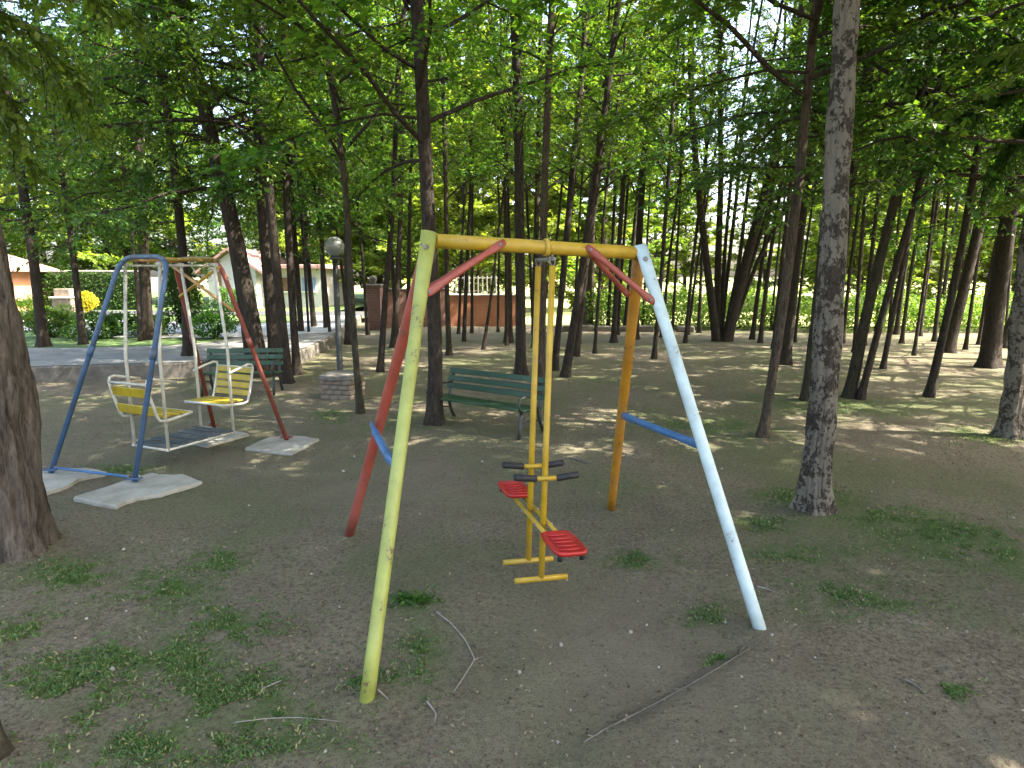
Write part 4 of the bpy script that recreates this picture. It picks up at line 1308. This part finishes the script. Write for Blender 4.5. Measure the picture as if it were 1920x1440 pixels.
MB().box((0, 0, 1.40), (.62, .62, .08), bev=.02).build('cap', M['kerbside'], gt)
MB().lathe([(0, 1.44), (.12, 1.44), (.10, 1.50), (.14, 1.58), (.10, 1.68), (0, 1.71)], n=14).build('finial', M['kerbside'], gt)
rx0, rx1 = D(846, 560, 22.4).x, D(930, 560, 22.4).x
rl = thing('white_railing', 'pale picket railing behind the orange-red brick wall', 'railing', ((rx0 + rx1) / 2, 22.45, 0))
for i in range(11):
    x = (i / 10 - .5) * (rx1 - rx0)
    MB().box((x, 0, .86), (.04, .03, 1.66), bev=.006).build('picket', M['concrete'], rl)
for z in (1.18, 1.62):
    MB().box((0, .035, z), (rx1 - rx0 + .1, .035, .05), bev=.006).build('rail', M['concrete'], rl)

# ------------------------------------------------------------------ orange hut at the far left
hx = D(43, 560, 25).x
hut = thing('orange_hut', 'orange stuccoed hut with a hipped tile roof at the far left', 'hut', (hx - 3.45, 26.5, TZ))
MB().box((0, 0, .83), (4.0, 3.0, 1.66)).build('wall', M['stucco'], hut)
MB().box((1.94, -1.56, .83), (.2, .12, 1.66)).build('corner_pillar', M['cream'], hut)
rf_ = MB()
E = [(-2.5, -2.1, 1.62), (2.5, -2.1, 1.62), (2.5, 2.1, 1.62), (-2.5, 2.1, 1.62)]
rf_.add(E + [(a, b_, c + .09) for a, b_, c in E] + [(-.9, 0, 2.62), (.9, 0, 2.62)], [(3, 2, 1, 0), (0, 1, 5, 4), (1, 2, 6, 5), (2, 3, 7, 6), (3, 0, 4, 7), (4, 5, 9, 8), (5, 6, 9), (6, 7, 8, 9), (7, 4, 8)])
rf_.build('roof', M['tiles'], hut)
MB().box((2.3, -1.9, .8), (.12, .12, 1.62)).build('post', M['woodbrown'], hut)
dr = MB().box((.6, -1.52, .78), (.8, .06, 1.5), bev=.01).build('door', M['woodbrown'], hut)
MB().tube([(.9, -1.56, .75), (.9, -1.62, .75)], .03, 8).build('handle', M['steel'], dr)

# ivy-covered garden wall
gx0, gx1 = D(78, 560, 28).x, D(232, 560, 28).x
gw = thing('garden_wall', 'long garden wall overgrown with ivy under a pale coping', 'wall', ((gx0 + gx1) / 2, 28, TZ))
gl_ = gx1 - gx0 + 2.2
MB().box((0, 0, .80), (gl_, .25, 1.60)).build('wall_face', M['kerbside'], gw)
MB().box((0, 0, 1.64), (gl_ + .1, .36, .07), bev=.01).build('coping', M['concrete'], gw)
x = r.uniform(-gl_ / 2, gl_ / 2, 9000); z = r.uniform(0, 1.58, 9000); y = -.14 - r.uniform(0, .16, 9000) * (1.2 - z / 2)
link('ivy', np_mesh('ivy', leaves_on(np.stack([x, y, z], 1), r.normal(0, 1, (9000, 3)) + np.array([0, -.6, -.4]), .10, .2, r), 4, M['leaf_dark']), gw, kind='stuff')

# barbecue block and small things on the lawn
bb_ = D(126, 585, 25.5)
bq = thing('brick_barbecue', 'small pinkish brick barbecue in front of the ivy wall', 'barbecue', (bb_.x, 25.5, TZ))
MB().box((0, 0, .3), (.75, .55, .6), bev=.02).build('base', M['brick_one'], bq)
MB().box((0, .02, .78), (.62, .45, .34), bev=.02).build('hood', M['brick_one'], bq)
MB().box((0, -.03, .615), (.85, .65, .05), bev=.01).build('slab', M['cream'], bq)

# pale houses behind
def house(lab, px0, px1, Y, wall_h, rise, wallm, roofm, depth=5.0, gable=True):
    x0, x1 = D(px0, 560, Y).x, D(px1, 560, Y).x
    w = x1 - x0
    h = thing('house', lab, 'house', ((x0 + x1) / 2, Y + depth / 2, TZ))
    mb = MB()
    a = w / 2
    if gable:
        mb.add([(-a, -depth / 2, 0), (a, -depth / 2, 0), (a, -depth / 2, wall_h), (0, -depth / 2, wall_h + rise), (-a, -depth / 2, wall_h),
                (-a, depth / 2, 0), (a, depth / 2, 0), (a, depth / 2, wall_h), (0, depth / 2, wall_h + rise), (-a, depth / 2, wall_h)],
               [(0, 1, 2, 3, 4), (9, 8, 7, 6, 5), (1, 6, 7, 2), (5, 0, 4, 9)])
        mb.build('wall', wallm, h)
        ro = MB()
        o_, e_ = .3, .4
        sl = rise / a
        for s in (-1, 1):
            ro.add([(0, -depth / 2 - o_, wall_h + rise + .05), (0, depth / 2 + o_, wall_h + rise + .05), (s * (a + e_), depth / 2 + o_, wall_h - sl * e_ + .05), (s * (a + e_), -depth / 2 - o_, wall_h - sl * e_ + .05),
                    (0, -depth / 2 - o_, wall_h + rise + .17), (0, depth / 2 + o_, wall_h + rise + .17), (s * (a + e_), depth / 2 + o_, wall_h - sl * e_ + .17), (s * (a + e_), -depth / 2 - o_, wall_h - sl * e_ + .17)],
                   [(0, 1, 2, 3), (7, 6, 5, 4), (0, 3, 7, 4), (3, 2, 6, 7), (2, 1, 5, 6)])
        ro.build('roof', roofm, h)
    else:
        mb.box((0, 0, wall_h / 2), (w, depth, wall_h)).build('wall', wallm, h)
        MB().box((0, -.2, wall_h + .1), (w + .7, depth + .8, .2), bev=.03).build('roof', roofm, h)
    return h, w, depth
h1, w1, d1 = house('pale gabled house with a faded pink tile roof behind the gondola', 392, 482, 29, 1.75, .75, M['whitewall'], M['tiles'])
MB().box((-.55, -d1 / 2 - .03, .82), (.2, .06, 1.64), bev=.01).build('door_post', M['woodbrown'], h1)
wn_ = MB().box((.5, -d1 / 2 - .02, 1.15), (.42, .05, .5), bev=.01).build('window', M['glass'], h1)
MB().box((.5, -d1 / 2 - .05, .87), (.5, .1, .05)).build('sill', M['cream'], wn_)
h2, w2, d2 = house('low white house with a dark window seen between the trunks', 516, 606, 30, 1.75, .0, M['whitewall'], M['tiles'], 4.0, False)
for xx, mm_, ww in ((-.55, M['woodbrown'], .62), (.5, M['blueglass'], .6)):
    w_ = MB().box((xx, -d2 / 2 - .02, 1.05), (ww, .06, .62), bev=.01).build('window', mm_, h2)
    MB().box((xx, -d2 / 2 - .06, .72), (ww + .1, .12, .05)).build('sill', M['cream'], w_)

# shrubs on the garden side
def shrub(name, lab, px, py, Y, w, h, mat, n=2600, size=.07, cat='shrub', shape=.7):
    p = D(px, py, Y)
    t = thing(name, lab, cat, (p.x, Y, TZ))
    u = r.normal(0, 1, (n, 3)); u = unit(u) * (r.uniform(.35, 1, (n, 1)) ** .5)
    lump = .5 + .95 * vnoise(u[:, 0] * 2 + px, u[:, 2] * 2 + u[:, 1], 5)[:, None]
    u = u * lump
    zz = (u[:, 2] + 1) / 2
    taper = 1 - (1 - shape) * zz
    P = np.stack([u[:, 0] * w / 2 * taper, u[:, 1] * w / 2 * taper, .05 + zz * h], 1)
    P = P[P[:, 2] > .02]
    link('foliage', np_mesh('foliage', leaves_on(P, P - np.array([0, 0, h * .4]) + r.normal(0, .4, P.shape), size, 0, r), 4, mat), t)
    mb = MB()
    for k in range(5):
        a = k * 1.26
        mb.tube([(0, 0, -.05), (math.cos(a) * w * .12, math.sin(a) * w * .12, h * .35), (math.cos(a) * w * .25, math.sin(a) * w * .25, h * .75)], [.025, .018, .006], 5, cap=False)
    mb.build('stems', M['bark'], t)
shrub('conical_shrub', 'tall dark conical shrub behind the red arch of the gondola frame', 346, 640, 16.2, 1.15, 1.9, M['leaf_dark'], 6500, .07, shape=.4)
shrub('rounded_shrub', 'low dark rounded shrub at the lawn edge, left of two behind the near arch', 226, 640, 15.8, 1.0, .5, M['leaf_dark'], 2500)
shrub('rounded_shrub', 'low dark rounded shrub at the lawn edge, right of two behind the near arch', 286, 640, 15.6, .95, .5, M['leaf_dark'], 2500)
shrub('rounded_shrub', 'low mid-green bush behind the path, left of the slim dark trunk', 100, 640, 15.4, 1.3, .62, M['leaf'], 2600, .075)
shrub('rounded_shrub', 'broad low bush behind the path, seen left of the blue arch', 185, 640, 15.0, 1.5, .55, M['leaf_dark'], 3000, .075)
shrub('rounded_shrub', 'leafy bush behind the path, seen through the red arch', 405, 640, 15.0, 1.2, .7, M['leaf_dark'], 2600, .075)
shrub('rounded_shrub', 'green bush at the foot of the pale gabled house', 445, 600, 26.5, 1.9, 1.0, M['leaf_dark'], 3500, .1)
shrub('rounded_shrub', 'bright yellow flowering bush in front of the ivy wall', 166, 590, 25, .8, .8, M['leaf_yellow'], 1800, .08)
shrub('rounded_shrub', 'light green bush beside the orange hut', 50, 610, 19, 1.3, .75, M['leaf_light'], 2600, .08)
shrub('rounded_shrub', 'straggly light green bush between the slim dark trunks by the path', 120, 630, 16.5, 1.2, .6, M['leaf_light'], 1500, .08)

# ------------------------------------------------------------------ ground cover
def grass_patches():
    LV = []
    for (cx, cy, rx, ry, n) in SPOTS:
        n = int(n * 8.5)
        a = r.normal(0, .55, (n, 2)) * r.choice([.6, 1.0, 1.8], (n, 1))
        pts_ = [G(cx + rx * u[0], min(max(cy + ry * u[1], 660), 1500)) for u in a]
        P = np.array([(p.x, p.y, 0) for p in pts_])
        # gather into tufts
        P[:, :2] = P[:, :2] + .02 * np.stack([np.sin(P[:, 1] * 40), np.cos(P[:, 0] * 40)], 1)
        keep = vnoise(P[:, 0] * 9, P[:, 1] * 9, 21) + .6 * vnoise(P[:, 0] * 30, P[:, 1] * 30, 22) > r.uniform(.62, 1.0, n)
        P = P[keep]; n = len(P)
        P[:, 2] = ground_z(P[:, 0], P[:, 1]) - .004
        d = unit(r.normal(0, .75, (n, 3)) * np.array([1, 1, .2]) + np.array([0, 0, .75]))
        L = r.uniform(.010, .032, n)[:, None]
        s = unit(np.cross(d, r.normal(0, 1, (n, 3)))) * L * .16
        LV.append(np.stack([P - s * .6, P + s * .6, P + d * L * .55 + s, P + d * L + np.array([0, 0, -.15]) * L, ], 1))
    return np.concatenate(LV)
link('grass', np_mesh('grass', grass_patches(), 4, M['grass']), kind='stuff', label='short thin grass in patches on the trodden earth', category='grass')

def scatter(n, xr, yr, dens=None):
    x = r.uniform(*xr, n); y = r.uniform(yr[0] ** .5, yr[1] ** .5, n) ** 2
    return x * (.35 + y * .16), y
x, y = scatter(26000, (-4.6, 4.6), (1.6, 16))
P = np.stack([x, y, ground_z(x, y) + .004], 1)
k = (P[:, 0] > -4) | (P[:, 1] < 9.8)
P = P[k]
d = r.normal(0, 1, P.shape) * np.array([1, 1, .12])
LV = leaves_on(P, d, .017, -.02, r)
LV[:, :, 2] = np.maximum(LV[:, :, 2], ground_z(LV[:, :, 0], LV[:, :, 1]) + .002)
link('leaf_litter', np_mesh('leaf_litter', LV, 4, M['litter']), kind='stuff', label='small dry leaves and bits strewn over the earth', category='leaf litter')

# small pale stone chips
x, y = scatter(200, (-4.2, 4.2), (1.7, 9))
chips = MB()
for a, b_ in zip(x, y):
    if a < -4 and b_ > 9.5: continue
    s = random.uniform(.004, .011) * random.choice((.7, 1, 1, 1.5))
    q = [Vector((math.cos(t) * s * random.uniform(.7, 1.3), math.sin(t) * s * random.uniform(.7, 1.3), 0)) for t in (0, 1.3, 2.5, 3.8, 5.0)]
    zc = gz(a, b_)
    o = len(chips.v)
    chips.v += [(a + p.x, b_ + p.y, zc - .003) for p in q] + [(a + p.x * .6, b_ + p.y * .6, zc + s * .7) for p in q]
    chips.f += [(o + i, o + (i + 1) % 5, o + 5 + (i + 1) % 5, o + 5 + i) for i in range(5)] + [tuple(o + 5 + i for i in range(5))]
    chips.sm += [False] * 6
chips.build('gravel', M['stone'], kind='stuff', label='pale stone chips scattered over the earth', category='gravel')

# fallen twigs and the bare root at the front
def twig(lab, px_pts, rad, mat, name='fallen_twig', cat='twig', up=.006, forks=()):
    P = [G(*p) for p in px_pts]
    for p in P: p.z = gz(p.x, p.y) + rad * .7 + up * .3
    dn = []
    for i in range(len(P) - 1):
        for k in range(5):
            dn.append(P[i].lerp(P[i + 1], k / 5))
    dn.append(P[-1])
    for _ in range(2):
        dn = [dn[0]] + [dn[i] * .5 + (dn[i - 1] + dn[i + 1]) * .25 for i in range(1, len(dn) - 1)] + [dn[-1]]
    o = thing(name, lab, cat, P[0])
    m = len(dn)
    MB().tube([p - P[0] for p in dn], [rad * (1 - .5 * i / m) * (1 + .15 * math.sin(i * 2.1)) for i in range(m)], 7).build('stem', mat, o)
    for f in forks:
        Q = [G(*p) for p in f]
        for q in Q: q.z = gz(q.x, q.y) + rad
        MB().tube([q - P[0] for q in Q], [rad * .6, rad * .3] if len(Q) == 2 else [rad * .6] * (len(Q) - 1) + [rad * .3], 6).build('side_shoot', mat, o)
    return o
twig('long curved bare twig lying under the glider', [(818, 1146), (848, 1168), (872, 1195), (886, 1222), (890, 1232), (874, 1258), (852, 1292)], .0038, M['paleWood'], forks=[[(890, 1232), (902, 1228)]])
twig('short crooked twig near the bottom edge, right of the yellow-green leg', [(800, 1312), (812, 1326), (818, 1336), (815, 1348)], .004, M['paleWood'])
twig('short twig at the foot of the yellow-green leg', [(708, 1296), (718, 1302), (727, 1310)], .0045, M['paleWood'])
twig('straight pale twig left of the yellow-green leg', [(490, 1292), (512, 1282), (530, 1274)], .0035, M['paleWood'])
twig('long thin twig along the bottom edge of the photo', [(440, 1352), (500, 1343), (560, 1342), (640, 1350)], .0022, M['paleWood'])
twig('thin bare root running out from below the white leg', [(1095, 1385), (1140, 1356), (1220, 1316), (1295, 1276), (1360, 1240), (1405, 1214)], .0042, M['twig'], 'bare_root', 'root', -.008, forks=[[(1385, 1225), (1400, 1202)]])
twig('dark stick on the earth in the lower right', [(1695, 1272), (1715, 1282), (1735, 1298)], .006, M['twig'])
twig('dark twig with side shoots behind the black grips', [(1068, 862), (1088, 868), (1104, 876)], .008, M['twig'], forks=[[(1085, 868), (1094, 852)], [(1096, 872), (1112, 870)]])
twig('short pale stick near the white leg', [(1420, 1098), (1436, 1102), (1452, 1108)], .005, M['paleWood'])
pc = G(770, 1128)
pt = thing('weed_clump', 'dark leafy weed clump right of the yellow-green leg', 'weed', (pc.x, pc.y, gz(pc.x, pc.y)))
n = 160
P = r.normal(0, .03, (n, 3)) * np.array([1.4, .8, 0]) + np.array([0, 0, .004]); P[:, 2] += r.uniform(0, .035, n)
link('foliage', np_mesh('foliage', leaves_on(P, P * np.array([1, 1, 0]) + r.normal(0, .02, P.shape) + np.array([0, 0, .02]), .035, 0, r), 4, M['leaf_dark']), pt)
